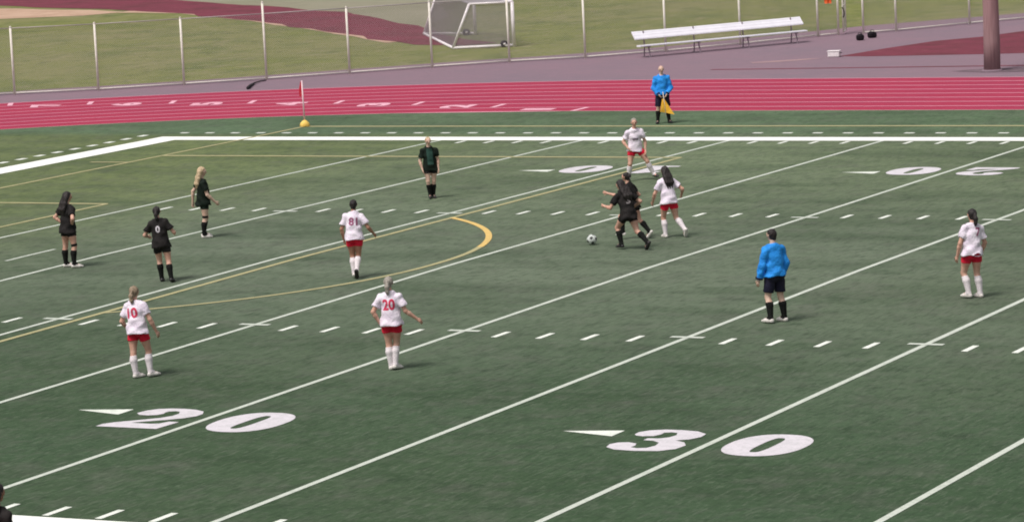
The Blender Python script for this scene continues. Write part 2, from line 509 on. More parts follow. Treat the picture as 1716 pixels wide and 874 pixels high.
# turf with its crown
tv, tf = [], []
ys = sorted(set([MIDY, 0.0, 53.333 * YD] + [round(MIDY - R0 + i * 2 * R0 / 120, 4) for i in range(121)]))
for y in ys:
    dx = math.sqrt(max(0.0, R0 ** 2 - (y - MIDY) ** 2))
    n = 6
    for k in range(n + 1):
        tv.append((-dx + (XR + 2 * dx) * k / n, y, gz(y)))
for j in range(len(ys) - 1):
    for k in range(6):
        a = j * 7 + k
        tf.append((a, a + 1, a + 8, a + 7))
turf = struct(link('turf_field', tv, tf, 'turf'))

# ------------------------------------------------------------------ painted markings (yards)
LIFT = 0.006
def strip(name, pts, width, m, lift=LIFT, closed=False):
    """flat painted line along yard points, following the crown"""
    P = []
    for i in range(len(pts) - 1):
        a, b = Vector(pts[i]), Vector(pts[i + 1])
        L = (b - a).length
        n = max(1, int(L / 3))
        for k in range(n):
            P.append(a.lerp(b, k / n))
        if (a.y - 26.667) * (b.y - 26.667) < 0:
            P.append(a.lerp(b, (26.667 - a.y) / (b.y - a.y)))
    P.append(Vector(pts[-1]))
    d0 = (Vector(pts[1]) - Vector(pts[0]))
    if len(pts) == 2:
        P.sort(key=lambda q: (q - Vector(pts[0])).dot(d0))
    v = []
    for i, p in enumerate(P):
        d = P[min(i + 1, len(P) - 1)] - P[max(i - 1, 0)]
        nrm = Vector((-d.y, d.x)).normalized() * width / 2
        for s_ in (1, -1):
            q = (p + nrm * s_) * YD
            v.append((q.x, q.y, gz(q.y) + lift))
    f = [(2 * i, 2 * i + 1, 2 * i + 3, 2 * i + 2) for i in range(len(P) - 1)]
    return link(name, v, f, m, turf)

W4 = 4 / 36
for X in range(0, 45, 5):
    strip('yard_line', [(X, 0), (X, 53.333)], 0.128, 'line_paint')
BW = 1.33
BF = 0.95
strip('border_line', [(-11.1, 53.333 + BF / 2), (70, 53.333 + BF / 2)], BF, 'border_paint', LIFT)
strip('border_line', [(-10.55, -BW), (-10.55, 53.333)], 1.1, 'border_paint', LIFT)
strip('border_line', [(-10, -BW / 2), (70, -BW / 2)], BW, 'border_paint', LIFT)

def tick_mesh(name, w_, l_, m):
    v = [(-w_ / 2, -l_ / 2, 0), (w_ / 2, -l_ / 2, 0), (w_ / 2, l_ / 2, 0), (-w_ / 2, l_ / 2, 0)]
    me = bpy.data.meshes.new(name)
    me.from_pydata([tuple(c * YD for c in q) for q in v], [], [(0, 1, 2, 3)])
    me.materials.append(M[m])
    return me
slope = math.atan(CROWN / (26.667 * YD))
def put(me, x, y, lift=LIFT):
    o = bpy.data.objects.new(me.name, me)
    C.objects.link(o)
    o.parent = turf
    o.location = (x * YD, y * YD, gz(y * YD) + lift)
    if 0 < y < 53.333:
        o.rotation_euler = (slope if y < 26.667 else -slope, 0, 0)
hash_me = tick_mesh('hash_mark', W4 * 1.15, 0.667, 'white_paint')
cross_me = tick_mesh('hash_cross', 0.72, 0.17, 'line_paint')
dash_me = tick_mesh('boundary_dash', 0.32, 0.22, 'white_paint')
dash2_me = tick_mesh('boundary_dash', 0.25, 0.45, 'white_paint')
for X in range(0, 42):
    if X % 5:
        if X > 6:
            put(hash_me, X, 17.78 - 0.30)
        put(hash_me, X, 35.56 + 0.30)
        put(hash_me, X, 53.333 - 0.50)
        if X > 19:
            put(hash_me, X, 0.43)
    else:
        if X > 6:
            put(cross_me, X, 17.78, LIFT * 1.7)
        if X:
            put(cross_me, X, 35.56, LIFT * 1.7)
for X in range(-11, 32):
    put(dash_me, X + 0.03, 55.46)
for Y in range(46, 56):
    put(dash2_me, -12.05, Y - 0.45)
strip('try_mark', [(3, 25.65), (3, 27.75)], W4, 'line_paint')

# soccer lines
GL, TL = -7.45, 57.45
SW = 0.15
strip('soccer_goal_line', [(GL, 5), (GL, TL)], SW, 'yellow_paint', LIFT * 1.5)
strip('soccer_touch_line', [(GL, TL), (70, TL)], SW * 1.7, 'yellow_paint', LIFT * 1.5)
strip('penalty_area_line', [(GL + 18, 26.667 - 22), (GL + 18, 26.667 + 22)], SW, 'yellow_paint', LIFT * 1.5)
strip('penalty_area_line', [(GL, 26.667 + 22), (GL + 18, 26.667 + 22)], SW * 1.6, 'yellow_paint', LIFT * 1.6)
strip('goal_area_line', [(GL + 6, 26.667 - 10), (GL + 6, 26.667 + 10)], SW, 'yellow_paint', LIFT * 1.5)
strip('goal_area_line', [(GL, 26.667 + 10), (GL + 6, 26.667 + 10)], SW * 1.4, 'yellow_paint', LIFT * 1.6)
strip('corner_distance_mark', [(-8.9, 46.8), (GL, 46.8)], SW * 1.2, 'yellow_paint', LIFT * 1.6)
a0 = math.acos((18 - 12) / 10)
def arc_pt(t, r=10.0):
    return (GL + 12 + r * math.cos(t), 26.667 + r * math.sin(t))
n = 48
brk = a0 * 0.30
arc = [arc_pt(-a0 + (brk + a0) * i / n) for i in range(n + 1)]
strip('penalty_arc', arc, SW, 'yellow_paint', LIFT * 1.6)
arc = [arc_pt(brk + (a0 - brk) * i / 20) for i in range(21)]
strip('penalty_arc', arc, SW * 1.05, 'bright_yellow_paint', LIFT * 1.6)

DIG = {
    '2': [[(0.02, 0.70), (0.05, 0.84), (0.15, 0.94), (0.32, 0.99), (0.5, 1.0), (0.7, 0.98), (0.88, 0.91), (0.97, 0.79), (0.97, 0.67), (0.88, 0.55), (0.70, 0.43), (0.45, 0.30), (0.34, 0.23),
           (0.66, 0.22), (0.76, 0.25), (0.82, 0.36), (0.97, 0.36), (0.93, 0.0), (0.0, 0.0), (0.0, 0.12), (0.10, 0.22), (0.35, 0.38), (0.55, 0.52), (0.63, 0.64), (0.63, 0.76), (0.56, 0.85), (0.48, 0.87),
           (0.40, 0.84), (0.39, 0.79), (0.42, 0.72), (0.38, 0.65), (0.27, 0.61), (0.12, 0.62)]],
    '3': [[(0.05, 0.72), (0.04, 0.82), (0.12, 0.92), (0.3, 0.99), (0.5, 1.0), (0.75, 0.97), (0.92, 0.87), (0.94, 0.73), (0.86, 0.60), (0.72, 0.53), (0.88, 0.46), (0.98, 0.33), (0.95, 0.16), (0.80, 0.04),
           (0.5, 0.0), (0.22, 0.02), (0.06, 0.11), (0.02, 0.24), (0.08, 0.33), (0.2, 0.36), (0.33, 0.32), (0.37, 0.23), (0.36, 0.15), (0.46, 0.12), (0.57, 0.15), (0.62, 0.26), (0.58, 0.40), (0.46, 0.47),
           (0.32, 0.48), (0.32, 0.57), (0.46, 0.58), (0.56, 0.65), (0.59, 0.76), (0.54, 0.86), (0.45, 0.88), (0.37, 0.85), (0.38, 0.77), (0.33, 0.68), (0.2, 0.65), (0.1, 0.67)]],
    '1': [[(0.12, 0.0), (0.12, 0.12), (0.30, 0.14), (0.30, 0.74), (0.12, 0.74), (0.12, 0.84), (0.36, 0.9), (0.48, 1.0), (0.70, 1.0), (0.70, 0.14), (0.88, 0.12), (0.88, 0.0)]],
}
def sup(rx, ry, e, n=40):
    out = []
    for i in range(n):
        t = 2 * math.pi * i / n
        c, s_ = math.cos(t), math.sin(t)
        out.append((0.5 + rx * math.copysign(abs(c) ** e, c), 0.5 + ry * math.copysign(abs(s_) ** e, s_)))
    return out
DIG['0'] = [sup(0.5, 0.5, 0.86), sup(0.095, 0.33, 0.7)[::-1]]

def field_digit(ch, x0, y0, w_, h_, flip=False):
    loops = DIG[ch]
    V3 = [[Vector((a, b, 0)) for a, b in lp] for lp in loops]
    flat = [p for lp in loops for p in lp]
    tri = tessellate_polygon(V3)
    v = []
    for a, b in flat:
        if flip:
            a, b = 1 - a, 1 - b
        x, y = (x0 + a * w_) * YD, (y0 + b * h_) * YD
        v.append((x, y, gz(y) + LIFT))
    f = []
    for t in tri:
        p, q, r = (Vector(v[i]) for i in t)
        f.append(t if (q - p).cross(r - p).z > 0 else t[::-1])
    link('field_number', v, f, 'number_paint', turf)

def arrow(x0, yc, L, hw):
    v = []
    for x, y in ((x0, yc), (x0 + L, yc - hw), (x0 + L, yc + hw)):
        v.append((x * YD, y * YD, gz(y * YD) + LIFT))
    link('field_arrow', v, [(0, 1, 2)], 'white_paint', turf)

for X, ch in ((20, '2'), (30, '3')):
    field_digit(ch, X - 1.68, 6.95, 1.38, 1.85)
    field_digit('0', X + 0.32, 6.95, 1.38, 1.85)
    arrow(X - 2.98, 8.30, 1.05, 0.26)
for X, ch in ((10, '1'), (20, '2')):
    field_digit('0', X - 1.72, 44.7, 1.38, 1.85, True)
    field_digit(ch, X + 0.34, 44.7, 1.38, 1.85, True)
    arrow(X - 2.98, 45.2, 1.05, 0.26)

# ------------------------------------------------------------------ chain link fence
posts = [(-31.2, 60.4), (-28.3, 61.8), (-25.47, 63.48), (-22.79, 64.86), (-20.32, 66.69), (-17.98, 68.55), (-15.73, 70.66), (-13.50, 72.85), (-11.29, 74.74), (-8.89, 76.19),
         (-6.72, 78.55), (-4.93, 81.35), (-3.16, 84.67), (-2.62, 85.40)]
posts_b = [(-1.76, 85.81), (-0.79, 86.75), (1.07, 89.79), (2.85, 92.4), (4.6, 95.0)]
FH = 2.42
def build_fence(pp, label, tall=()):
    base = pp[len(pp) // 2]
    root = thing('chain_link_fence', label, 'fence', (base[0], base[1], -0.02), 0, 'chain link fence runs behind the track')
    rel = [Vector((x - base[0], y - base[1], 0)) for x, y in pp]
    for i, p in enumerate(rel):
        b_ = MB()
        h = 2.8 if i in tall else FH
        b_.tube(p, p + Vector((0, 0, h)), 0.042, n=10)
        b_.tube(p + Vector((0, 0, h)), p + Vector((0, 0, h + 0.04)), 0.05, 0.025, n=10)
        b_.build('post', 'galvanised', root, True)
    for a, b in zip(rel[:-1], rel[1:]):
        d = (b - a)
        L = d.length
        d.normalize()
        b_ = MB()
        b_.tube(a + Vector((0, 0, FH - 0.03)), b + Vector((0, 0, FH - 0.03)), 0.018, n=8)
        b_.build('top_rail', 'wire', root, True)
        b_ = MB()
        b_.tube(a + Vector((0, 0, 0.07)), b + Vector((0, 0, 0.07)), 0.02, n=6)
        b_.build('bottom_rail', 'galvanised', root, True)
        b_ = MB()
        pitch, h0, h1, rw = 0.075, 0.09, FH - 0.06, 0.0030
        hh = h1 - h0
        nn = int((L + hh) / pitch)
        off = Vector((-d.y, d.x, 0)) * 0.047
        for k in range(nn + 1):
            s0 = -hh + k * pitch
            t0, t1 = max(0, -s0), min(hh, L - s0)
            if t1 - t0 < 0.02:
                continue
            for m_ in (0, 1):
                pa, pb = s0 + t0, s0 + t1
                if m_:
                    pa, pb = L - pa, L - pb
                b_.tube(a + off + d * pa + Vector((0, 0, h0 + t0)), a + off + d * pb + Vector((0, 0, h0 + t1)), rw, n=3, caps=False)
        b_.build('wire_mesh', 'wire', root)
    return root
build_fence(posts, 'long galvanised chain link fence along the track bend, left of the open gate', tall=(5,))
build_fence(posts_b, 'short run of chain link fence right of the gate, behind the two black bags')
# open gate leaf
g0 = Vector((-2.50, 85.55, -0.02))
root = thing('fence_gate', 'narrow chain link gate standing open in the fence gap', 'gate', g0, 0)
gd = Vector((-0.30, 1.05, 0))
for z in (0.1, 1.1, 2.1):
    b_ = MB()
    b_.tube(Vector((0, 0, z)), gd + Vector((0, 0, z)), 0.02, n=8)
    b_.build('rail', 'galvanised', root, True)
for p in (Vector((0.02, 0, 0)), gd):
    b_ = MB()
    b_.tube(p + Vector((0, 0, 0.08)), p + Vector((0, 0, 2.12)), 0.026, n=8)
    b_.build('upright', 'galvanised', root, True)
b_ = MB()
dL = gd.length
dn = gd.normalized()
for k in range(-28, 16):
    s0 = k * 0.075
    t0, t1 = max(0, -s0), min(2.0, dL - s0)
    if t1 - t0 > 0.03:
        for m_ in (0, 1):
            pa, pb = s0 + t0, s0 + t1
            if m_:
                pa, pb = dL - pa, dL - pb
            b_.tube(dn * pa + Vector((0, 0, 0.1 + t0)), dn * pb + Vector((0, 0, 0.1 + t1)), 0.002, n=3, caps=False)
b_.build('wire_mesh', 'wire', root)
b_ = MB()
b_.path([(0.02, -0.03, 1.05), (0.07, -0.05, 0.98), (0.10, -0.04, 0.86), (0.09, -0.03, 0.74), (0.05, -0.03, 0.66)], 0.022, 8)
b_.build('chain', 'black_rubber', root, True)
# orange cloth hung on the gate post
rnd = random.Random(4)
v, f = [], []
for s_ in (0, 1):
    for j in range(9):
        for i in range(7):
            x = (i / 6 - 0.5) * (0.30 - 0.05 * j / 8)
            yy = 0.05 * math.sin(i * 1.9 + 0.5) * (0.4 + j / 8) + s_ * 0.02
            v.append((x, yy - 0.10, -0.55 * j / 8 + rnd.uniform(-.006, .006)))
for s_ in (0, 1):
    for j in range(8):
        for i in range(6):
            a = s_ * 63 + j * 7 + i
            q = (a, a + 1, a + 8, a + 7)
            f.append(q if s_ else q[::-1])
edge = [j * 7 for j in range(9)], [j * 7 + 6 for j in range(9)], list(range(7)), [56 + i for i in range(7)]
for e in edge:
    for a, b in zip(e[:-1], e[1:]):
        f.append((a, b, b + 63, a + 63))
o = link('hanging_cloth', v, f, 'orange_cloth', None, True)
o.location = (-2.86, 85.0, 1.78)
o.rotation_euler = (0, 0, rad(32))
o['label'] = 'bright orange cloth hanging on the fence beside the open gate'
o['category'] = 'cloth'
# black hose end by the taller post
b_ = MB()
b_.path([(0.33, -0.27, 0.03), (0.36, -0.72, 0.04), (0.55, -1.39, 0.05), (1.02, -2.45, 0.05), (1.5, -3.4, 0.05)], [0.022, 0.022, 0.028, 0.05, 0.06], 10)
o = b_.build('hose', 'black_rubber', None, True)
o.location = (-18.05, 68.35, -0.02)
o['label'] = 'curved black hose lying on asphalt at the foot of the tall fence post'
o['category'] = 'hose'

# ------------------------------------------------------------------ soccer goal beyond the fence
Fn, Ff = Vector((-14.85, 81.95, 0)), Vector((-19.9, 88.2, 0))
Rn, Rf = Vector((-17.05, 81.0, 0)), Vector((-22.5, 88.5, 0))
HG, TD = 1.74, 0.70
root = thing('soccer_goal', 'white soccer goal with grey net standing beyond the fence', 'goal', (Fn.x, Fn.y, -0.03))
o0 = Fn.copy()
Fn, Ff, Rn, Rf = Fn - o0, Ff - o0, Rn - o0, Rf - o0
Z = Vector((0, 0, 1))
r_ = 0.07
tn, tfar = Fn.lerp(Rn, TD) + Z * HG, Ff.lerp(Rf, TD) + Z * HG
for a, b, nm, rr in ((Fn, Fn + Z * HG, 'post', r_), (Ff, Ff + Z * HG, 'post', r_), (Fn + Z * HG, Ff + Z * HG, 'crossbar', r_),
                     (Fn + Z * .06, Rn + Z * .06, 'base_bar', 0.055), (Ff + Z * .06, Rf + Z * .06, 'base_bar', 0.055), (Rn + Z * .06, Rf + Z * .06, 'base_bar', 0.055),
                     (Rn + Z * .06, tn, 'rear_stay', 0.055), (Rf + Z * .06, tfar, 'rear_stay', 0.055), (Fn + Z * HG, tn, 'top_bar', 0.045), (Ff + Z * HG, tfar, 'top_bar', 0.045)):
    b_ = MB()
    b_.tube(a, b, rr, n=12)
    b_.build(nm, 'white_metal', root, True)
b_ = MB()
def netquad(a, b, c, d, nu, nv):
    for i in range(nu + 1):
        t = i / nu
        b_.tube(a.lerp(b, t), d.lerp(c, t), 0.006, n=3, caps=False)
    for j in range(nv + 1):
        t = j / nv
        b_.tube(a.lerp(d, t), b.lerp(c, t), 0.006, n=3, caps=False)
netquad(Rn, Rf, tfar, tn, 90, 22)
netquad(tn, tfar, Ff + Z * HG, Fn + Z * HG, 130, 24)
netquad(Fn, Rn, tn, Fn + Z * HG, 50, 40)
netquad(Ff, Rf, tfar, Ff + Z * HG, 36, 30)
b_.build('net', 'net', root)
for p in (Fn, Ff):
    q = p + (Rn - Fn).normalized() * 0.38 + Z * 0.12
    ax = (Ff - Fn).normalized()
    b_ = MB()
    b_.tube(q - ax * 0.06, q + ax * 0.06, 0.15, n=18)
    wh = b_.build('wheel', 'black_rubber', root, True)
    b_ = MB()
    b_.tube(q - ax * 0.066, q + ax * 0.066, 0.05, n=12)
    b_.build('hub', 'white_metal', wh, True)

# ------------------------------------------------------------------ bench
bl, br = Vector((-6.62, 76.45, 0)), Vector((-2.98, 82.05, 0))
bd = (br - bl)
BL = bd.length + 0.7
root = thing('team_bench', 'long silver aluminium bench with backrest in front of the fence', 'bench', ((bl.x + br.x) / 2, (bl.y + br.y) / 2, -0.022), math.atan2(bd.y, bd.x))
def plank(name, z, y, wd, th, tilt, length):
    b_ = MB()
    rot = Matrix.Rotation(tilt, 3, 'X')
    b_.box((0, y, z), length, wd, th, rot, 0.008)
    for k in (-0.35, 0.0, 0.35):           # extruded ridges
        off = rot @ Vector((0, k * wd, th * 0.5 + 0.003))
        b_.box((0, y + off.y, z + off.z), length - 0.02, wd * 0.09, 0.008, rot)
    pl = b_.build(name, 'aluminium', root)
    for s_ in (-1, 1):
        b2 = MB()
        b2.box((s_ * (length / 2 + 0.004), y, z), 0.012, wd + 0.012, th + 0.012, rot, 0.003)
        b2.build('end_cap', 'aluminium', pl)
plank('seat', 0.43, -0.20, 0.26, 0.045, 0.0, BL - 0.05)
plank('backrest', 0.80, 0.10, 0.36, 0.05, rad(48), BL)
for k in range(4):
    x = (k / 3 - 0.5) * (BL - 0.9)
    b_ = MB()
    b_.tube((x, -0.30, 0.01), (x, -0.18, 0.40), 0.025, n=8)
    b_.tube((x, 0.14, 0.01), (x, 0.10, 0.40), 0.025, n=8)
    b_.tube((x, 0.10, 0.40), (x, 0.15, 0.95), 0.025, n=8)
    b_.tube((x, -0.32, 0.385), (x, 0.12, 0.385), 0.022, n=8)
    b_.box((x, -0.06, 0.012), 0.06, 0.56, 0.02)
    b_.build('leg', 'galvanised_dull', root)

# ------------------------------------------------------------------ pole
b_ = MB()
pts, rs = [], []
for i in range(15):
    t = i / 14
    pts.append((0.03 * math.sin(i * 0.8), 0.02 * math.cos(i * 1.1), 14 * t))
    rs.append((0.275 - 0.09 * t) * (1 + 0.012 * math.sin(i * 2.3)))
b_.path(pts, rs, 24)
root = thing('utility_pole', 'thick brown wooden pole rising beside the track on the right', 'pole', (9.25, 69.75, -0.03))
b_.build('shaft', 'wood', root, True)
b_ = MB()
b_.tube((0, 0, -0.01), (0, 0, 0.06), 0.40, 0.31, n=24)
b_.build('footing', 'asphalt', root, True)

# ------------------------------------------------------------------ small things on the asphalt
def bag(loc, rz, sx, sy, sz, label, sh):
    root = thing('sports_bag', label, 'bag', loc, rz, 'black bags by the gate')
    bm = bmesh.new()
    bmesh.ops.create_uvsphere(bm, u_segments=24, v_segments=16, radius=1)
    rnd = random.Random(sh)
    for q in bm.verts:
        e = 0.62
        x, y, z = (math.copysign(abs(c) ** e, c) for c in q.co)
        k = 1 + 0.05 * math.sin(7 * x + sh) * math.cos(5 * z + y * 6)
        q.co = (x * sx / 2 * k, y * sy / 2 * k, (z * 0.5 + 0.5) * sz * (1 + 0.06 * math.sin(4 * x + sh)))
    me_v = [q.co.copy() for q in bm.verts]
    bm.verts.index_update()
    me_f = [[q.index for q in fc.verts] for fc in bm.faces]
    bm.free()
    link('body', me_v, me_f, 'black_cloth', root, True)
    b_ = MB()
    b_.path([(-sx * .25, 0, sz * .97), (-sx * .2, 0, sz * 1.15), (0, 0.01, sz * 1.22), (sx * .2, 0, sz * 1.15), (sx * .25, 0, sz * .97)], 0.012, 6)
    b_.build('handle', 'black_cloth', root, True)
bag((-0.66, 82.75, -0.022), 0.4, 0.30, 0.24, 0.24, 'boxy black bag on the asphalt, left one of two in front of the gate', 1.0)
bag((-0.62, 83.85, -0.022), 0.9, 0.34, 0.26, 0.24, 'rounded black bag on the asphalt, right one of two in front of the gate', 2.3)
root = thing('storage_tub', 'small white plastic tub on the asphalt left of the maroon runway', 'tub', (1.22, 75.65, -0.022), rad(10))
b_ = MB()
b_.box((0, 0, 0.10), 0.42, 0.26, 0.19, None, 0.03)
b_.build('tub', 'white_plastic', root, False)
b_ = MB()
b_.box((0, 0, 0.215), 0.45, 0.29, 0.035, None, 0.012)
b_.build('lid', 'white_plastic', root, False)
b_ = MB()
b_.path([(0.225, -0.06, 0.15), (0.265, -0.05, 0.14), (0.265, 0.05, 0.14), (0.225, 0.06, 0.15)], 0.012, 6)
b_.build('handle', 'black_rubber', root, True)

# ------------------------------------------------------------------ corner flag
cx, cy = GL * YD, TL * YD
root = thing('corner_flag', 'corner flag with red pennant on a pale pole with a yellow base', 'flag', (cx, cy, 0.0))
b_ = MB()
b_.tube((0, 0, 0.1), (-0.02, 0, 1.42), 0.026, 0.022, n=10)
b_.build('pole', 'pole_pink', root, True)
b_ = MB()
b_.path([(0, 0, 0), (0, 0, 0.05), (0, 0, 0.12), (0, 0, 0.17), (0, 0, 0.20)], [0.15, 0.155, 0.13, 0.08, 0.035], 20)
b_.build('base', 'base_yellow', root, True)
v, f = [], []
nj, ni = 9, 6
for s_ in (0, 1):
    for j in range(nj):
        for i in range(ni):
            t = j / (nj - 1)
            wdt = 0.13 * (0.25 + 0.75 * math.sin(math.pi * min(1, t * 0.62 + 0.12)))
            x = -wdt * i / (ni - 1)
            v.append((x - 0.02, 0.028 * math.sin(i * 1.5 + t * 2) + 0.008 * s_, 1.42 - 0.46 * t - 0.05 * i / (ni - 1)))
for s_ in (0, 1):
    for j in range(nj - 1):
        for i in range(ni - 1):
            a = s_ * nj * ni + j * ni + i
            f.append((a, a + 1, a + ni + 1, a + ni) if s_ else (a, a + ni, a + ni + 1, a + 1))
for j in range(nj - 1):
    a = j * ni + ni - 1
    f.append((a, a + ni, a + ni + nj * ni, a + nj * ni))
link('pennant', v, f, 'flag_red', root, True)

# ------------------------------------------------------------------ ball
def ball(loc):
    root = thing('soccer_ball', 'white and black soccer ball in front of the running players', 'ball', loc)
    R = 0.112
    ph = (1 + 5 ** 0.5) / 2
    ico = [Vector(q).normalized() for q in [(-1, ph, 0), (1, ph, 0), (-1, -ph, 0), (1, -ph, 0), (0, -1, ph), (0, 1, ph), (0, -1, -ph), (0, 1, -ph), (ph, 0, -1), (ph, 0, 1), (-ph, 0, -1), (-ph, 0, 1)]]
    rot = Matrix.Rotation(0.5, 3, 'X') @ Matrix.Rotation(0.35, 3, 'Y')
    ico = [rot @ q for q in ico]
    bm = bmesh.new()
    bmesh.ops.create_uvsphere(bm, u_segments=32, v_segments=20, radius=R)
    bm.verts.index_update()
    vv = [q.co + Vector((0, 0, R)) for q in bm.verts]
    ff = [[q.index for q in fc.verts] for fc in bm.faces]
    bm.free()
    link('body', vv, ff, 'ball_white', root, True)
    for c in ico:
        nb = sorted((q for q in ico if q is not c), key=lambda q: (q - c).length)[:5]
        ax = c.orthogonal().normalized()
        ay = c.cross(ax)
        nb.sort(key=lambda q: math.atan2(q.dot(ay), q.dot(ax)))
        pent = [(c * 2 + q).normalized() for q in nb]
        vs_ = [c * (R + .002)]
        for ringk in (0.5, 1.0):
            for i in range(5):
                a, b = pent[i], pent[(i + 1) % 5]
                for t in (0, 0.5):
                    vs_.append(c.lerp(a.lerp(b, t), ringk).normalized() * (R + .002))
        fs = [(0, 1 + i, 1 + (i + 1) % 10) for i in range(10)] + [(1 + i, 11 + i, 11 + (i + 1) % 10, 1 + (i + 1) % 10) for i in range(10)]
        link('panel', [q + Vector((0, 0, R)) for q in vs_], fs, 'ball_black', root, True)
ball((15.37, 27.56, gz(27.56) + 0.005))

# ------------------------------------------------------------------ people
class Field:
    """signed distance grid, meshed by surface nets"""
    def __init__(s, lo, hi, h):
        s.h = h
        s.lo = np.array(lo, np.float32) - 2 * h
        s.n = np.ceil((np.array(hi) - s.lo) / h).astype(int) + 3
        s.D = np.full(s.n, 1.0, np.float32)
        s.ax = [s.lo[i] + h * np.arange(s.n[i], dtype=np.float32) for i in range(3)]
    def sub(s, lo, hi):
        a = np.clip(np.floor((lo - s.lo) / s.h).astype(int), 0, s.n)
        b = np.clip(np.ceil((hi - s.lo) / s.h).astype(int) + 1, 0, s.n)
        sl_ = tuple(slice(a[i], b[i]) for i in range(3))
        X, Y, Zz = np.meshgrid(*[s.ax[i][sl_[i]] for i in range(3)], indexing='ij', copy=False)
        return sl_, X, Y, Zz
    def cone(s, a, b, ra, rb, k=0.02, n=None, fl=1.0, cuts=(), noise=None):
        a, b = np.array(a, np.float32), np.array(b, np.float32)
        m = max(ra, rb) * max(1, fl) + k + 3 * s.h
        sl_, X, Y, Zz = s.sub(np.minimum(a, b) - m, np.maximum(a, b) + m)
        if X.size == 0:
            return
        px, py, pz = X - a[0], Y - a[1], Zz - a[2]
        ba = b - a
        if n is not None:
            n = np.array(n, np.float32)
            q = (1 / fl - 1) * (px * n[0] + py * n[1] + pz * n[2])
            px, py, pz = px + q * n[0], py + q * n[1], pz + q * n[2]
            ba = ba + (1 / fl - 1) * ba.dot(n) * n
        L = max(1e-9, float(ba.dot(ba)))
        t = np.clip((px * ba[0] + py * ba[1] + pz * ba[2]) / L, 0, 1)
        d = np.sqrt((px - ba[0] * t) ** 2 + (py - ba[1] * t) ** 2 + (pz - ba[2] * t) ** 2) - (ra + (rb - ra) * t)
        if noise is not None:
            d = d + noise(X, Y, Zz)
        for pt, nn in cuts:
            d = np.maximum(d, (X - pt[0]) * nn[0] + (Y - pt[1]) * nn[1] + (Zz - pt[2]) * nn[2])
        D = s.D[sl_]
        hh = np.clip(0.5 + 0.5 * (D - d) / k, 0, 1)
        s.D[sl_] = D * (1 - hh) + d * hh - k * hh * (1 - hh)
    def cut(s, pt, nn):
        X, Y, Zz = np.meshgrid(*s.ax, indexing='ij', copy=False)
        s.D = np.maximum(s.D, (X - pt[0]) * nn[0] + (Y - pt[1]) * nn[1] + (Zz - pt[2]) * nn[2])
    def noise(s, fn):
        X, Y, Zz = np.meshgrid(*s.ax, indexing='ij', copy=False)
        s.D = s.D + fn(X, Y, Zz)
    def mesh(s):
        D = s.D
        nx, ny, nz = (k - 1 for k in D.shape)
        ins = D < 0
        cnt = np.zeros((nx, ny, nz), np.int8)
        for i in (0, 1):
            for j in (0, 1):
                for k in (0, 1):
                    cnt += ins[i:nx + i, j:ny + j, k:nz + k]
        act = (cnt > 0) & (cnt < 8)
        idx = np.full((nx, ny, nz), -1, np.int64)
        cells = np.argwhere(act)
        idx[act] = np.arange(len(cells))
        acc = np.zeros((len(cells), 3))
        num = np.zeros(len(cells))
        ci, cj, ck = cells.T
        corners = [(i, j, k) for i in (0, 1) for j in (0, 1) for k in (0, 1)]
        for a in corners:
            for axis in range(3):
                if a[axis]:
                    continue
                b = list(a)
                b[axis] = 1
                da = D[ci + a[0], cj + a[1], ck + a[2]]
                db = D[ci + b[0], cj + b[1], ck + b[2]]
                cr_ = (da < 0) != (db < 0)
                t = np.where(cr_, da / np.where(cr_, da - db, 1), 0)
                for c in range(3):
                    acc[:, c] += np.where(cr_, a[c] + (t if c == axis else 0), 0)
                num += cr_
        V = (cells + acc / num[:, None]) * s.h + s.lo
        F = []
        for axis in range(3):
            o1, o2 = [(1, 2), (2, 0), (0, 1)][axis]
            sh = [slice(0, D.shape[c]) for c in range(3)]
            A = list(sh); B = list(sh)
            A[axis] = slice(0, D.shape[axis] - 1)
            B[axis] = slice(1, D.shape[axis])
            ia, ib = ins[tuple(A)], ins[tuple(B)]
            for want in (True, False):
                e = np.argwhere((ia == want) & (ib != want))
                e = e[(e[:, o1] > 0) & (e[:, o2] > 0) & (e[:, o1] < D.shape[o1] - 1) & (e[:, o2] < D.shape[o2] - 1)]
                q = []
                for d1, d2 in ((-1, -1), (0, -1), (0, 0), (-1, 0)):
                    g = e.copy()
                    g[:, o1] += d1
                    g[:, o2] += d2
                    q.append(idx[g[:, 0], g[:, 1], g[:, 2]])
                q = np.stack(q, 1)
                F.append(q if want else q[:, ::-1])
        return V, np.concatenate(F)

def np_obj(name, V, F, m, parent):
    me = bpy.data.meshes.new(name)
    me.vertices.add(len(V))
    me.vertices.foreach_set('co', np.asarray(V, np.float32).ravel())
    nv = [len(q) for q in F]
    me.loops.add(sum(nv))
    me.loops.foreach_set('vertex_index', np.concatenate([np.asarray(q) for q in F]).astype(np.int32) if not isinstance(F, np.ndarray) else F.astype(np.int32).ravel())
    me.polygons.add(len(nv))
    st = np.concatenate([[0], np.cumsum(nv)[:-1]]).astype(np.int32)
    me.polygons.foreach_set('loop_start', st)
    me.polygons.foreach_set('use_smooth', [True] * len(nv))
    me.update(calc_edges=True)
    me.validate()
    me.materials.append(M[m])
    o = bpy.data.objects.new(name, me)
    C.objects.link(o)
    o.parent = parent
    return o

def unit(v):
    v = np.array(v, float)
    return v / np.linalg.norm(v)

FWD_H = Vector((fwd.x, fwd.y)).normalized()
RGT_H = Vector((FWD_H.y, -FWD_H.x))

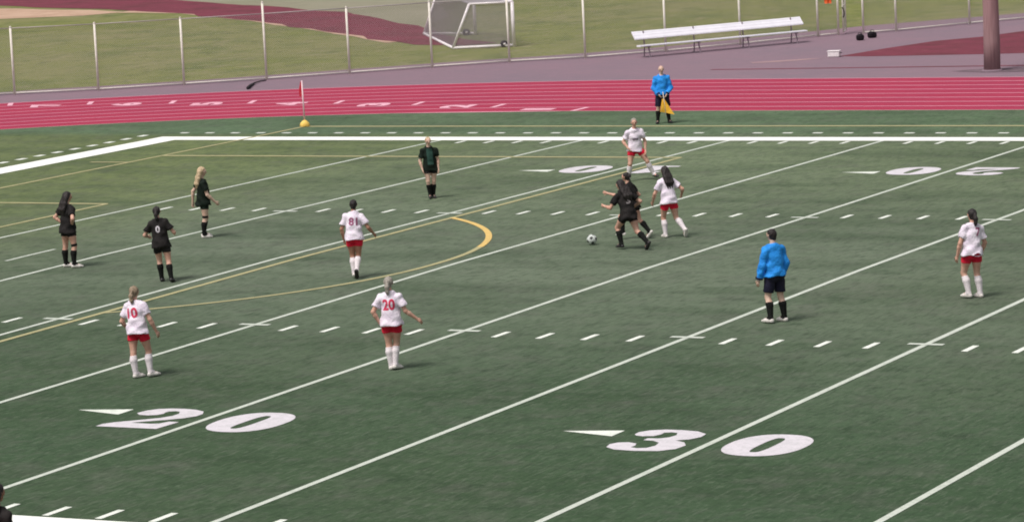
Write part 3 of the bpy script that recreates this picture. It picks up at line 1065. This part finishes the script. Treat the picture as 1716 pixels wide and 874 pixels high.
def person(loc, theta, H, label, group, pose, kit, hair, skin='skin_light', male=False, number=None, chest=None, seed=1, long_sleeve=False, headgear=None):
    """theta: 0 looks away from the stand the camera is in, 90 looks to its right, 180 looks at it.
    Pose vectors are (right, forward, up) in the person's own frame."""
    f2 = FWD_H * math.cos(rad(theta)) + RGT_H * math.sin(rad(theta))
    root = thing('person', label, 'person', (loc[0], loc[1], gz(loc[1]) + 0.004), math.atan2(-f2.x, f2.y), group)
    rng = random.Random(seed)
    P = dict(lean=(0, 0.05, 1), twist=0, head=(0, 1, -0.05), thL=(-0.05, 0.02, -1), shL=(0, -0.05, -1), thR=(0.05, 0.02, -1), shR=(0, -0.05, -1),
             uaL=(-0.25, -0.05, -1), faL=(-0.05, 0.35, -1), uaR=(0.25, -0.05, -1), faR=(0.05, 0.35, -1), ftL=(-0.15, 1, 0), ftR=(0.15, 1, 0))
    P.update(pose)
    upv = unit(P['lean'])
    tw = rad(P['twist'])
    hipx = np.array([1.0, 0, 0])
    shx = unit(np.array([math.cos(tw), math.sin(tw), 0]) - upv * (math.cos(tw) * upv[0] + math.sin(tw) * upv[1]))
    tfw = unit(np.cross(upv, shx))          # torso forward
    pel = np.zeros(3)
    up1 = unit(upv + np.array([0, 0, 1.0]))
    waist = pel + up1 * .10 * H
    chs = waist + upv * .10 * H
    shc = chs + upv * .082 * H
    nb = shc + upv * .018 * H
    hfw = unit(P['head'])
    hup = unit(unit(upv + np.array([0, 0, 1.5])) - hfw * np.dot(unit(upv + np.array([0, 0, 1.5])), hfw))
    hrt = np.cross(hfw, hup)
    hc = nb + unit(upv + hup) * .112 * H + hfw * 0.008 * H
    hw = (.056 if male else .056) * H
    sw = (.105 if male else .098) * H
    J = {}
    for sd, sg in (('L', -1), ('R', 1)):
        hip = pel + hipx * sg * hw
        kn = hip + unit(P['th' + sd]) * .245 * H
        an = kn + unit(P['sh' + sd]) * .235 * H
        shd = shc + shx * sg * sw - upv * .022 * H
        el = shd + unit(P['ua' + sd]) * .17 * H
        wr = el + unit(P['fa' + sd]) * .145 * H
        J[sd] = dict(hip=hip, kn=kn, an=an, sh=shd, el=el, wr=wr, ft=unit(P['ft' + sd]), fa=unit(P['fa' + sd]), ua=unit(P['ua' + sd]), th=unit(P['th' + sd]), shn=unit(P['sh' + sd]))
    # ground contact and centring
    low = 1e9
    for sd in 'LR':
        j = J[sd]
        ft = j['ft']
        toe = j['an'] + ft * .105 * H
        pit = -ft[2]
        low = min(low, j['an'][2] - .042 * H * math.sqrt(max(0.05, 1 - pit * pit)), toe[2] - .018 * H)
    mid = (J['L']['an'] + J['R']['an']) / 2
    sh_ = np.array([-mid[0], -mid[1], -low])
    def mv(x):
        return x + sh_
    pel, waist, chs, shc, nb, hc = map(mv, (pel, waist, chs, shc, nb, hc))
    for sd in 'LR':
        for kk in ('hip', 'kn', 'an', 'sh', 'el', 'wr'):
            J[sd][kk] = mv(J[sd][kk])
    allp = np.array([hc + hup * .08 * H, hc - hup * .05 * H] + [J[sd][kk] for sd in 'LR' for kk in ('kn', 'an', 'sh', 'el', 'wr')] + [J[sd]['wr'] + J[sd]['fa'] * .1 * H for sd in 'LR'] + [J[sd]['an'] + J[sd]['ft'] * .13 * H for sd in 'LR'])
    lo, hi = allp.min(0) - .10, allp.max(0) + .10
    lo[2] = max(lo[2], -0.03)
    hb = 0.0125
    B = Field(lo, hi, hb)
    K = .02
    mf = 1.05 if male else 1.0
    tr = tfw
    # torso
    B.cone(pel - up1 * .005 * H, pel + up1 * .03 * H, .080 * H, .078 * H, K, tr, .80)
    B.cone(pel + up1 * .03 * H, waist, .076 * H, .063 * H * mf, K, tr, .76)
    B.cone(waist, chs, .064 * H * mf, .074 * H * mf, K, tr, .74)
    B.cone(chs, shc - upv * .02 * H, .076 * H * mf, .066 * H * mf, K, tr, .70)
    for sg in (-1, 1):
        B.cone(pel - tr * .03 * H + hipx * sg * .038 * H - up1 * .005 * H, pel - tr * .03 * H + hipx * sg * .036 * H - up1 * .03 * H, .05 * H, .046 * H, K)
    B.cone(J['L']['sh'], J['R']['sh'], .030 * H * mf, .030 * H * mf, K)
    B.cone(nb - upv * .015 * H, hc - hup * .03 * H - hfw * .012 * H, .033 * H * mf, .028 * H * mf, .018)
    # head
    B.cone(hc + hup * .016 * H - hfw * .010 * H, hc + hup * .012 * H + hfw * .012 * H, .050 * H, .047 * H, .015, hrt, .88)
    B.cone(hc + hfw * .018 * H, hc - hup * .040 * H + hfw * .028 * H, .040 * H, .021 * H, .02, hrt, .92)
    B.cone(hc + hfw * .058 * H + hup * .004 * H, hc + hfw * .066 * H - hup * .012 * H, .006 * H, .008 * H, .01)
    for sg in (-1, 1):
        B.cone(hc + hrt * sg * .046 * H + hup * .008 * H, hc + hrt * sg * .046 * H - hup * .010 * H, .009 * H, .006 * H, .008)
    for sd, sg in (('L', -1), ('R', 1)):
        j = J[sd]
        B.cone(j['hip'], j['hip'].__add__(j['th'] * .12 * H), .054 * H, .049 * H, K)
        B.cone(j['hip'] + j['th'] * .12 * H, j['kn'], .049 * H, .033 * H, K)
        kb = unit(-j['ft'] * 1.0 + j['shn'] * .0)
        calf = j['kn'] + j['shn'] * .075 * H + kb * .010 * H
        B.cone(j['kn'], calf, .032 * H, .036 * H, K)
        B.cone(calf, j['an'], .036 * H, .021 * H, K)
        B.cone(j['an'], j['an'] + j['ft'] * .06 * H - np.array([0, 0, .012 * H]), .022 * H, .018 * H, K)
        B.cone(j['sh'], j['el'], .030 * H * mf, .0235 * H * mf, K)
        B.cone(j['el'], j['el'] + j['fa'] * .045 * H, .0235 * H * mf, .024 * H * mf, K)
        B.cone(j['el'] + j['fa'] * .045 * H, j['wr'], .024 * H * mf, .0155 * H * mf, K)
        # palm, flattened
        hand_n = unit(np.cross(j['fa'], np.cross(unit(-sg * shx + .35 * tr), j['fa'])))
        B.cone(j['wr'], j['wr'] + j['fa'] * .042 * H, .017 * H, .021 * H, .012, hand_n, .60)
        j['hn'] = hand_n
    V, F = B.mesh()
    # five unequal, slightly curled fingers on each hand
    fb = MB()
    for sd, sg in (('L', -1), ('R', 1)):
        j = J[sd]
        side = unit(np.cross(j['fa'], j['hn']))
        if np.dot(side, tr) < 0:
            side = -side                       # thumb side towards the front
        base = j['wr'] + j['fa'] * .050 * H
        for q, (o_, L) in enumerate(((.015, .040), (.005, .046), (-.005, .043), (-.014, .034))):
            a = base + side * o_ * H
            d1 = unit(j['fa'] + j['hn'] * .25 + side * o_ * 6)
            b = a + d1 * L * .55 * H
            d2 = unit(j['fa'] + j['hn'] * .9)
            c = b + d2 * L * .5 * H
            fb.path([a - d1 * .012 * H, a, b, c], [.0062 * H, .006 * H, .0054 * H, .0038 * H], 6)
        a = j['wr'] + j['fa'] * .022 * H + side * .015 * H
        d1 = unit(j['fa'] + side * 1.0 + j['hn'] * .3)
        b = a + d1 * .024 * H
        c = b + unit(j['fa'] + side * .35 + j['hn'] * .4) * .022 * H
        fb.path([a - d1 * .01 * H, a, b, c], [.0075 * H, .007 * H, .0062 * H, .0045 * H], 6)
    nV = len(V)
    FV = [list(q) for q in F] + [[i + nV for i in q] for q in fb.f]
    body = np_obj('body', np.concatenate([V, np.array(fb.v)]), FV, skin, root)
    # eyes and mouth
    for sg in (-1, 1):
        e = Field(hc + hfw * .05 * H + hrt * sg * .018 * H - .02, hc + hfw * .05 * H + hrt * sg * .018 * H + .02, .004)
        e.cone(hc + hfw * .054 * H + hrt * sg * .019 * H + hup * .006 * H, hc + hfw * .054 * H + hrt * sg * .013 * H + hup * .006 * H, .0062 * H, .0062 * H, .002, hup, .6)
        ev, ef = e.mesh()
        np_obj('eye', ev, ef, 'eye', body)
    mo = hc + hfw * .047 * H - hup * .032 * H
    e = Field(mo - .04, mo + .04, .005)
    e.cone(mo - hrt * .010 * H, mo + hrt * .010 * H, .0055 * H, .0055 * H, .002, hup, .6)
    ev, ef = e.mesh()
    np_obj('mouth', ev, ef, 'lip', body)

    ph = [rng.uniform(0, 6.28) for _ in range(8)]
    def folds(X, Y, Zz):
        return 1.5 * (.0042 * np.sin(31 * Zz + 9 * X + ph[0] + 2.2 * np.sin(13 * Y + ph[1])) + .0035 * np.sin(24 * X - 17 * Zz + ph[2] + 2 * np.sin(11 * Zz + ph[3])) + .003 * np.sin(37 * Y + 21 * Zz + ph[4]))
    # ---- jersey
    k_ = .03
    hv = .0125
    slv = 1.0 if long_sleeve else .62
    pts = [pel - up1 * .08 * H, nb + upv * .05 * H]
    for sd in 'LR':
        pts += [J[sd]['sh'], J[sd]['el']] + ([J[sd]['wr']] if long_sleeve else [])
    pts = np.array(pts)
    Jf = Field(pts.min(0) - .16, pts.max(0) + .16, hv)
    hem = pel - up1 * (kit.get('hem', .022)) * H
    Jf.cone(shc - upv * .018 * H, chs, .080 * H * mf, .093 * H * mf, k_, tr, .78)
    Jf.cone(chs, waist, .093 * H * mf, .092 * H * mf, k_, tr, .82)
    Jf.cone(waist, hem - up1 * .03 * H, .092 * H * mf, .108 * H, k_, tr, .90)
    Jf.cone(pel - tr * .020 * H + up1 * .03 * H, pel - tr * .030 * H - up1 * .05 * H, .080 * H, .098 * H, k_, tr, .85)
    for sg in (-1, 1):
        Jf.cone(pel - tr * .034 * H + hipx * sg * .036 * H + up1 * .02 * H, pel - tr * .032 * H + hipx * sg * .038 * H - up1 * .04 * H, .056 * H, .067 * H, k_)
        Jf.cone(waist + hipx * sg * .018 * H, hem - up1 * .03 * H + hipx * sg * .046 * H, .070 * H, .084 * H, k_, tr, .95)
    Jf.cone(J['L']['sh'] - shx * 0, J['R']['sh'], .036 * H * mf, .036 * H * mf, k_)
    Jf.cone(nb - upv * .02 * H, nb + upv * .006 * H, .050 * H, .040 * H, k_)
    Jf.cut(hem, -up1)
    Jf.cut(nb + upv * .016 * H + tr * .0, unit(upv + tr * .25))
    for sd in 'LR':
        j = J[sd]
        if long_sleeve:
            Jf.cone(j['sh'], j['el'], .0365 * H * mf, .033 * H * mf, .02)
            end = j['wr'] - j['fa'] * .004 * H
            Jf.cone(j['el'], j['wr'] + j['fa'] * .03 * H, .034 * H * mf, .026 * H * mf, .02, cuts=((end, j['fa']),))
        else:
            end = j['sh'] + j['ua'] * (.17 * slv) * H
            Jf.cone(j['sh'], end + j['ua'] * .05 * H, .038 * H, .040 * H, .02, cuts=((end, unit(j['ua'])),))
    Jf.noise(lambda X, Y, Zz: folds(X, Y, Zz) - .011)
    JV, JF = Jf.mesh()
    jersey = np_obj('jersey', JV, JF, kit['top'], root)
    if long_sleeve and kit.get('cuff'):
        for sd in 'LR':
            j = J[sd]
            cf = Field(j['wr'] - .08, j['wr'] + .08, .008)
            a = j['wr'] - j['fa'] * .020 * H
            cf.cone(a, j['wr'] + j['fa'] * .03 * H, .040 * H * mf, .039 * H * mf, .01, cuts=((a, -j['fa']), (j['wr'] + j['fa'] * .002 * H, j['fa'])))
            cv, cf_ = cf.mesh()
            np_obj('cuff', cv, cf_, kit['cuff'], jersey)
    def decal(verts2, faces, m, name, centre_up, wdt, hgt, back, xoff=0.0):
        tree = BVHTree.FromPolygons([Vector(q) for q in JV], [list(q) for q in JF])
        bm = bmesh.new()
        vs_ = [bm.verts.new((a * wdt, b * hgt, 0)) for a, b in verts2]
        for fc in faces:
            try:
                bm.faces.new([vs_[i] for i in fc])
            except ValueError:
                pass
        bmesh.ops.subdivide_edges(bm, edges=[e for e in bm.edges if e.calc_length() > .025], cuts=2, use_grid_fill=True)
        bmesh.ops.triangulate(bm, faces=bm.faces[:])
        d = -tr if back else tr
        xr = shx if back else -shx          # reader's right
        out, ok = [], True
        cen = chs + upv * centre_up * H + xr * xoff
        for q in bm.verts:
            p = cen + xr * q.co.x + upv * q.co.y
            hit = tree.ray_cast(Vector(p + d * .5), Vector(-d), 1.0)
            if hit[0] is None:
                ok = False
                out.append(Vector(p + d * .1))
            else:
                out.append(hit[0] + Vector(d) * .007)
        bm.verts.index_update()
        fs = [[q.index for q in fc.verts] for fc in bm.faces]
        bm.free()
        link(name, out, fs, m, jersey, True)
    if number:
        tv2, tf2, sz = text_mesh(number[0], .03)
        decal(tv2, tf2, number[1], 'jersey_number', number[3] if len(number) > 3 else .02, number[2] * (.62 if len(number[0]) == 1 else 1.1), number[2] * .98, number[4] if len(number) > 4 else True, number[5] if len(number) > 5 else 0.0)
    if chest == 'print':
        for q_ in (-.055, -.018, .018, .055):
            decal([(-.5, -.5), (.5, -.5), (.5, .5), (-.5, .5)], [(0, 1, 2, 3)], 'number_dark', 'chest_print', -.035, .026, .05, False, q_)
    if chest == 'panel':
        gridv, gridf = [], []
        for j_ in range(7):
            for i_ in range(5):
                gridv.append((i_ / 4 - .5, j_ / 6 - .5))
        for j_ in range(6):
            for i_ in range(4):
                a = j_ * 5 + i_
                gridf.append((a, a + 1, a + 6, a + 5))
        decal(gridv, gridf, 'teal', 'front_panel', -.03, .10 * H, .26 * H, False)
    # ---- shorts
    leg = kit.get('leg', .40)
    pts = [waist, pel]
    for sd in 'LR':
        pts += [J[sd]['hip'] + J[sd]['th'] * .245 * leg * H]
    pts = np.array(pts)
    Sf = Field(pts.min(0) - .15, pts.max(0) + .15, hv)
    Sf.cone(pel + up1 * .06 * H, pel - up1 * .005 * H, .072 * H, .084 * H, .025, tr, .82)
    for sg in (-1, 1):
        Sf.cone(pel - tr * .032 * H + hipx * sg * .038 * H, pel - tr * .030 * H + hipx * sg * .038 * H - up1 * .03 * H, .0555 * H, .052 * H, .02)
    Sf.cut(pel + up1 * .09 * H, up1)
    for sd in 'LR':
        j = J[sd]
        end = j['hip'] + j['th'] * .245 * leg * H
        Sf.cone(j['hip'], end + j['th'] * .04 * H, .060 * H, (.058 if leg > .5 else .060) * H, .012, cuts=((end, unit(j['th'])),))
    Sf.noise(lambda X, Y, Zz: folds(X, Y, Zz) * .45)
    SV, SF = Sf.mesh()
    np_obj('shorts', SV, SF, kit['shorts'], root)
    # ---- socks and shoes
    for sd in 'LR':
        j = J[sd]
        ft = j['ft']
        kb = -ft
        top = j['kn'] + j['shn'] * (.235 * kit.get('sock', .20)) * H
        calf = j['kn'] + j['shn'] * .085 * H + kb * .010 * H
        pts = np.array([j['kn'], j['an'], calf])
        s2 = Field(pts.min(0) - .09, pts.max(0) + .09, .011)
        s2.cone(j['kn'], calf, .036 * H, .041 * H, .02, cuts=((top, -j['shn']),))
        s2.cone(calf, j['an'], .041 * H, .027 * H, .02, cuts=((top, -j['shn']),))
        s2.cone(j['an'], j['an'] + ft * .03 * H, .027 * H, .024 * H, .02)
        sv, sf = s2.mesh()
        np_obj('sock', sv, sf, kit['sock_m'], root)
        fu = unit(-j['shn'] + ft * np.dot(j['shn'], ft))
        heel = j['an'] - fu * .022 * H - ft * .016 * H
        ball_ = j['an'] - fu * .026 * H + ft * .070 * H
        toe = j['an'] - fu * .030 * H + ft * .108 * H
        pts = np.array([heel, toe, j['an']])
        s3 = Field(pts.min(0) - .08, pts.max(0) + .08, .010)
        sole = j['an'] - fu * .041 * H
        s3.cone(heel, ball_, .0265 * H, .0265 * H, .02)
        s3.cone(ball_, toe, .0265 * H, .017 * H, .02, fu, .85)
        s3.cone(j['an'] + ft * .005 * H, ball_, .026 * H, .015 * H, .02)
        s3.cut(sole, -fu)
        s3.cut(j['an'] + fu * .012 * H, unit(fu))
        sv, sf = s3.mesh()
        shm = kit['shoe']
        if isinstance(shm, tuple):
            shm = shm[0 if sd == 'L' else 1]
        np_obj('shoe', sv, sf, shm, root)
    if kit.get('band'):
        j = J[kit['band']]
        c0 = j['kn'] - j['th'] * .025 * H
        kf = Field(c0 - .1, c0 + .1, .009)
        kf.cone(j['kn'] - j['th'] * .05 * H, j['kn'] + j['th'] * .02 * H, .042 * H, .039 * H, .01, cuts=((j['kn'] - j['th'] * .04 * H, -j['th']), (j['kn'] - j['th'] * .004 * H, j['th'])))
        kv, kf_ = kf.mesh()
        np_obj('knee_band', kv, kf_, 'sock_black', root)
    # ---- hair
    style, hm = hair
    if style != 'bald':
        pts = np.array([hc + hup * .08 * H, hc - upv * .30 * H - tr * .10 * H, hc + hfw * .06 * H])
        hf = Field(pts.min(0) - .12, pts.max(0) + .12, .0115)
        vol = {'short': .052, 'bun': .0535, 'pony': .0545, 'long': .058}[style]
        cap_c = hc + hup * .020 * H - hfw * .008 * H
        hf.cone(cap_c, cap_c + hfw * .008 * H, vol * H, (vol - .003) * H, .01, hrt, .94)
        hf.cone(hc - hfw * .016 * H, hc - hfw * .020 * H - hup * .025 * H, .046 * H, .036 * H, .02, hrt, 1.0)
        hf.cut(hc + hfw * .030 * H + hup * .034 * H, unit(hfw * .92 - hup * .40))
        back = -unit(hfw + tr * .6)
        if style == 'bun':
            bc = hc - hfw * .062 * H + hup * .018 * H
            hf.cone(bc, bc - hup * .01 * H, .026 * H, .026 * H, .012)
        if style == 'pony':
            a = hc - hfw * .056 * H + hup * .018 * H
            b = hc + back * .080 * H - hup * .040 * H
            c = hc + back * .080 * H - upv * .090 * H
            d = hc + back * .074 * H - upv * .125 * H
            hf.cone(a, b, .017 * H, .024 * H, .015)
            hf.cone(b, c, .024 * H, .021 * H, .015)
            hf.cone(c, d, .021 * H, .006 * H, .015)
        if style == 'long':
            for sx_ in (-.026, 0, .026):
                a = hc + back * .030 * H + hrt * sx_ * H
                b = hc + back * .062 * H - upv * .085 * H + shx * sx_ * 1.5 * H
                c = hc + back * .088 * H - upv * .165 * H + shx * sx_ * 1.6 * H
                d = hc + back * .086 * H - upv * (.235 + .012 * rng.random()) * H + shx * sx_ * 1.2 * H
                hf.cone(a, b, .036 * H, .032 * H, .02)
                hf.cone(b, c, .032 * H, .027 * H, .02)
                hf.cone(c, d, .027 * H, .007 * H, .02)
        hf.noise(lambda X, Y, Zz: .0026 * np.sin(95 * (X * hrt[0] + Y * hrt[1]) + 8 * np.sin(9 * Zz + ph[5])) + .002 * np.sin(60 * Y + 40 * X + 14 * Zz + ph[6]))
        hv2, hf2 = hf.mesh()
        np_obj('hair', hv2, hf2, hm, root)
    return root, J, dict(pel=pel, chs=chs, tr=tr, up=upv, hc=hc)

WHITE = dict(top='kit_white', shorts='kit_red', sock_m='sock_white', shoe='shoe_white', leg=.47, hem=.030, sock=.14)
BLACK = dict(top='kit_black', shorts='kit_black', sock_m='sock_black', shoe='shoe_black', leg=.54, hem=.055, sock=.20)
REF = dict(top='kit_blue', shorts='navy', sock_m='sock_black', shoe='shoe_white', leg=.80, hem=.012, sock=.26, cuff='navy')
def K(d, **k):
    e = dict(d)
    e.update(k)
    return e
GW, GB, GR = 'players in white jerseys', 'players in black kit', 'referees in blue'

# A  far left, hands on hips, long dark hair
person((4.98, 22.74), 48, 1.66, 'player in black with long dark hair and hands on hips, far left', GB,
       dict(lean=(0, .02, 1), thL=(-.12, .0, -1), shL=(-.02, -.03, -1), thR=(.14, .08, -1), shR=(.03, -.12, -1), uaL=(-.62, -.38, -.72), faL=(.55, .30, -.45), uaR=(.62, -.38, -.72), faR=(-.55, .30, -.45),
            ftL=(.55, .8, 0), ftR=(.5, .9, 0), head=(.25, 1, -.08)),
       K(BLACK, shoe=('shoe_white', 'shoe_white'), leg=.42, band='R'), ('long', 'hair_black'), 'skin_light', seed=2)
# B  back to camera with pale number
person((8.56, 21.1), 6, 1.60, 'player in black walking away with a pale number on the back', GB,
       dict(lean=(-.12, .12, 1), thL=(.06, .22, -1), shL=(.08, -.08, -1), thR=(.16, -.10, -1), shR=(.16, -.32, -1), uaL=(-.55, .05, -.85), faL=(.1, .9, -.25), uaR=(.60, .02, -.80), faR=(-.1, .9, -.2),
            ftL=(-.1, 1, 0), ftR=(.1, 1, -.25), head=(.0, 1, -.15)),
       K(BLACK, leg=.52), ('pony', 'hair_black'), 'skin_light', number=('0', 'number_white', .15, -.02), seed=3)
# C  blond, walking right
person((5.3, 27.7), 72, 1.63, 'blond player in black seen from the side, near the middle of the penalty area', GB,
       dict(lean=(.02, -.04, 1), thL=(-.03, .16, -1), shL=(0, -.22, -1), thR=(.03, -.03, -1), shR=(0, -.12, -1), uaL=(-.25, -.62, -.75), faL=(-.1, -.05, -1), uaR=(.22, .22, -1), faR=(-.08, .75, -.75),
            ftL=(0, 1, 0), ftR=(0, 1, 0), head=(.25, 1, -.05)),
       K(BLACK, top='kit_green', shorts='kit_green', shoe='shoe_white', leg=.46, band='R'), ('long', 'hair_blond'), 'skin_pale', seed=4)
# D  facing camera
person((7.09, 35.38), 172, 1.52, 'fair player in dark kit facing the stand, close to the far sideline', GB,
       dict(lean=(.05, .03, 1), thL=(.04, .02, -1), shL=(.06, -.12, -1), thR=(-.02, .22, -1), shR=(-.10, -.12, -1), uaL=(-.28, -.05, -1), faL=(.05, .30, -1), uaR=(.36, .02, -1), faR=(-.22, .42, -1), head=(-.1, 1, -.05)),
       K(BLACK, top='kit_green', leg=.48), ('short', 'hair_blond'), 'skin_pale', seed=5, chest='panel')
# E  front runner in black
person((16.72, 26.9), -38, 1.60, 'long haired player in black with a grey number sprinting beside the ball', GB,
       dict(lean=(-.04, .36, 1), twist=-14, thL=(-.02, .70, -.75), shL=(0, -.34, -1), thR=(.04, -.40, -1), shR=(.08, -.85, -.62), uaL=(-.45, .35, -.8), faL=(.1, .9, .1), uaR=(.62, -.55, -.60), faR=(.0, .75, -.45),
            ftL=(0, 1, -.05), ftR=(0, .6, -.8), head=(-.15, 1, -.2)),
       K(BLACK, leg=.42), ('long', 'hair_black'), 'skin_light', number=('3', 'number_grey', .17, -.02), seed=6)
# F  hidden behind E
person((15.95, 28.6), -62, 1.50, 'player mostly hidden behind the long haired runner, one arm held out to the left', GB,
       dict(lean=(0, .24, 1), thL=(-.03, .75, -.75), shL=(0, -.15, -1), thR=(.03, -.30, -1), shR=(0, -.75, -.8), uaL=(-.35, .62, -.6), faL=(-.05, .95, .25), uaR=(.45, -.5, -.8), faR=(.1, .8, -.3),
            ftL=(0, 1, 0), ftR=(0, .6, -.7), head=(0, 1, -.1)),
       K(BLACK, leg=.42, shoe='shoe_white'), ('bun', 'hair_black'), 'skin_light', seed=7)
# G  running away, dark bun
person((12.61, 22.05), 4, 1.60, 'dark haired white jersey player running away inside the penalty arc', GW,
       dict(lean=(.02, .16, 1), thL=(.08, .12, -1), shL=(.06, -.25, -1), thR=(-.06, .05, -1), shR=(-.08, -.62, -.8), uaL=(-.42, -.10, -1), faL=(.12, .30, -1), uaR=(.52, -.15, -.85), faR=(.35, .62, -.6),
            ftL=(0, 1, -.1), ftR=(0, .5, -.85), head=(0, 1, -.1)),
       K(WHITE, shoe=('shoe_white', 'shoe_black')), ('bun', 'hair_black'), 'skin_tan', number=('81', 'number_plum', .17, -.005), seed=8)
# H  left front, no. 10
person((14.87, 10.63), 24, 1.62, 'white jersey player number 10 with ponytail, nearest on the left', GW,
       dict(lean=(-.12, .14, 1), thL=(.05, -.16, -1), shL=(.12, -.10, -1), thR=(.16, .24, -1), shR=(.12, -.16, -1), uaL=(-.40, -.12, -.9), faL=(-.05, .75, -.6), uaR=(.42, .05, -.9), faR=(.25, .35, -.9),
            ftL=(.45, 1, 0), ftR=(.55, 1, 0), head=(0, 1, -.1)),
       WHITE, ('pony', 'hair_darkblond'), 'skin_light', number=('10', 'number_red', .19, -.010), seed=9)
# I  no. 20
person((19.07, 12.19), 10, 1.63, 'white jersey player number 20 standing in front centre with blond hair', GW,
       dict(lean=(-.04, .04, 1), thL=(.06, .05, -1), shL=(.08, -.1, -1), thR=(-.08, .16, -1), shR=(-.06, -.28, -1), uaL=(-.48, -.25, -.85), faL=(.36, .15, -.75), uaR=(.42, -.08, -.88), faR=(.72, .3, -.62),
            ftL=(.35, 1, 0), ftR=(.55, 1, -.1), head=(.1, 1, -.1)),
       WHITE, ('pony', 'hair_ash'), 'skin_light', number=('20', 'number_red', .20, -.010), seed=10)
# J  facing camera, legs apart
person((10.92, 39.4), 176, 1.60, 'white jersey player facing the stand with legs wide apart, just inside the far sideline', GW,
       dict(lean=(.02, .10, 1), thL=(-.52, .22, -.9), shL=(-.42, -.12, -.9), thR=(.18, .22, -1), shR=(.12, -.22, -1), uaL=(-.40, -.15, -.9), faL=(.05, .35, -.9), uaR=(.48, -.2, -.85), faR=(-.40, .6, -.6),
            ftL=(-.5, 1, 0), ftR=(.1, 1, 0), head=(0, 1, -.05)),
       K(WHITE, shoe='shoe_black', leg=.47), ('pony', 'hair_ash'), 'skin_light', chest='print', seed=11)
# K  chasing, long dark hair
person((16.75, 28.9), -24, 1.58, 'white jersey player with long dark hair chasing the runner in black', GW,
       dict(lean=(-.02, .20, 1), thL=(-.02, .30, -1), shL=(0, -.20, -1), thR=(.16, -.05, -1), shR=(.22, -.80, -.75), uaL=(-.45, .15, -.85), faL=(.05, .55, -.75), uaR=(.60, -.50, -.62), faR=(.25, .65, -.5),
            ftL=(0, 1, 0), ftR=(.1, .5, -.85), head=(-.1, 1, -.15)),
       WHITE, ('long', 'hair_black'), 'skin_light', seed=12)
# L  right edge
person((26.44, 21.4), -22, 1.68, 'dark haired white jersey player standing alone at the right edge', GW,
       dict(lean=(.10, .06, 1), thL=(-.10, .26, -1), shL=(.10, -.28, -1), thR=(.04, .10, -1), shR=(.05, -.20, -1), uaL=(-.38, .02, -1), faL=(-.12, .30, -1), uaR=(.36, .0, -1), faR=(-.10, .5, -.9),
            ftL=(-.35, 1, 0), ftR=(-.1, 1, 0), head=(-.1, 1, -.1)),
       WHITE, ('pony', 'hair_black'), 'skin_light', number=('7', 'number_plum', .17, .03, True, .05), seed=13)
# M  referee
person((23.83, 18.11), -34, 1.72, 'referee in bright blue long sleeved shirt and black shorts walking on the field', GR,
       dict(lean=(.02, .05, 1), thL=(-.08, .14, -1), shL=(-.10, -.28, -1), thR=(.07, .02, -1), shR=(.06, -.16, -1), uaL=(-.26, .08, -1), faL=(-.16, .24, -1), uaR=(.20, -.16, -1), faR=(-.08, .42, -.9),
            ftL=(-.2, 1, 0), ftR=(-.1, 1, 0), head=(-.12, 1, -.1)),
       REF, ('short', 'hair_black'), 'skin_pale', male=True, long_sleeve=True, seed=14)
# N  assistant referee with flag
rt, JJ, TT = person((5.0, 53.35), 176, 1.70, 'bald assistant referee in blue beyond the far sideline holding a yellow flag', GR,
       dict(lean=(0, .02, 1), thL=(-.12, .03, -1), shL=(-.08, -.05, -1), thR=(.10, .05, -1), shR=(.06, -.05, -1), uaL=(-.26, .06, -1), faL=(.52, .50, -.74), uaR=(.26, .06, -1), faR=(-.52, .50, -.74),
            ftL=(-.3, 1, 0), ftR=(.3, 1, 0), head=(0, 1, -.05)),
       K(REF, shoe='shoe_black', leg=.92, sock=.22), ('bald', 'hair_black'), 'skin_pale', male=True, long_sleeve=True, seed=15)
hp = (JJ['L']['wr'] + JJ['R']['wr']) / 2 + np.array([0, .07, -.03])
mw = Matrix.Translation(rt.location) @ Matrix.Rotation(rt.rotation_euler.z, 4, 'Z')
fr = thing('hand_flag', 'yellow linesman flag hanging from the hands of the bald assistant referee', 'flag', mw @ Vector(hp), rt.rotation_euler.z)
b_ = MB()
b_.tube((0, 0, .10), (-.06, .05, -.62), .011, n=8)
b_.build('stick', 'shoe_white', fr, True)
v, f = [], []
nj, ni = 10, 7
for s_ in (0, 1):
    for j in range(nj):
        for i in range(ni):
            t, q = j / (nj - 1), i / (ni - 1)
            x = -.015 - .06 * t + (q - .30) * (.06 + .36 * t)
            v.append((-x * 1.0 - .08 * t, .05 * t + .035 * math.sin(q * 6 + 2 * t) * t + .006 * s_ + .015, -.10 - .42 * t + .10 * (q - .5) * t * -1))
for s_ in (0, 1):
    for j in range(nj - 1):
        for i in range(ni - 1):
            a = s_ * nj * ni + j * ni + i
            f.append((a, a + 1, a + ni + 1, a + ni) if s_ else (a, a + ni, a + ni + 1, a + 1))
link('flag_cloth', v, f, 'flag_yellow', fr, True)
# O  spectator at the near left edge
person((23.65, -5.875), 40, 1.80, 'dark silhouetted spectator cut off by the lower left corner', 'spectators',
       dict(lean=(0, .03, 1)), K(BLACK, leg=.97, hem=.04), ('long', 'hair_black'), 'skin_tan', long_sleeve=True, seed=16)
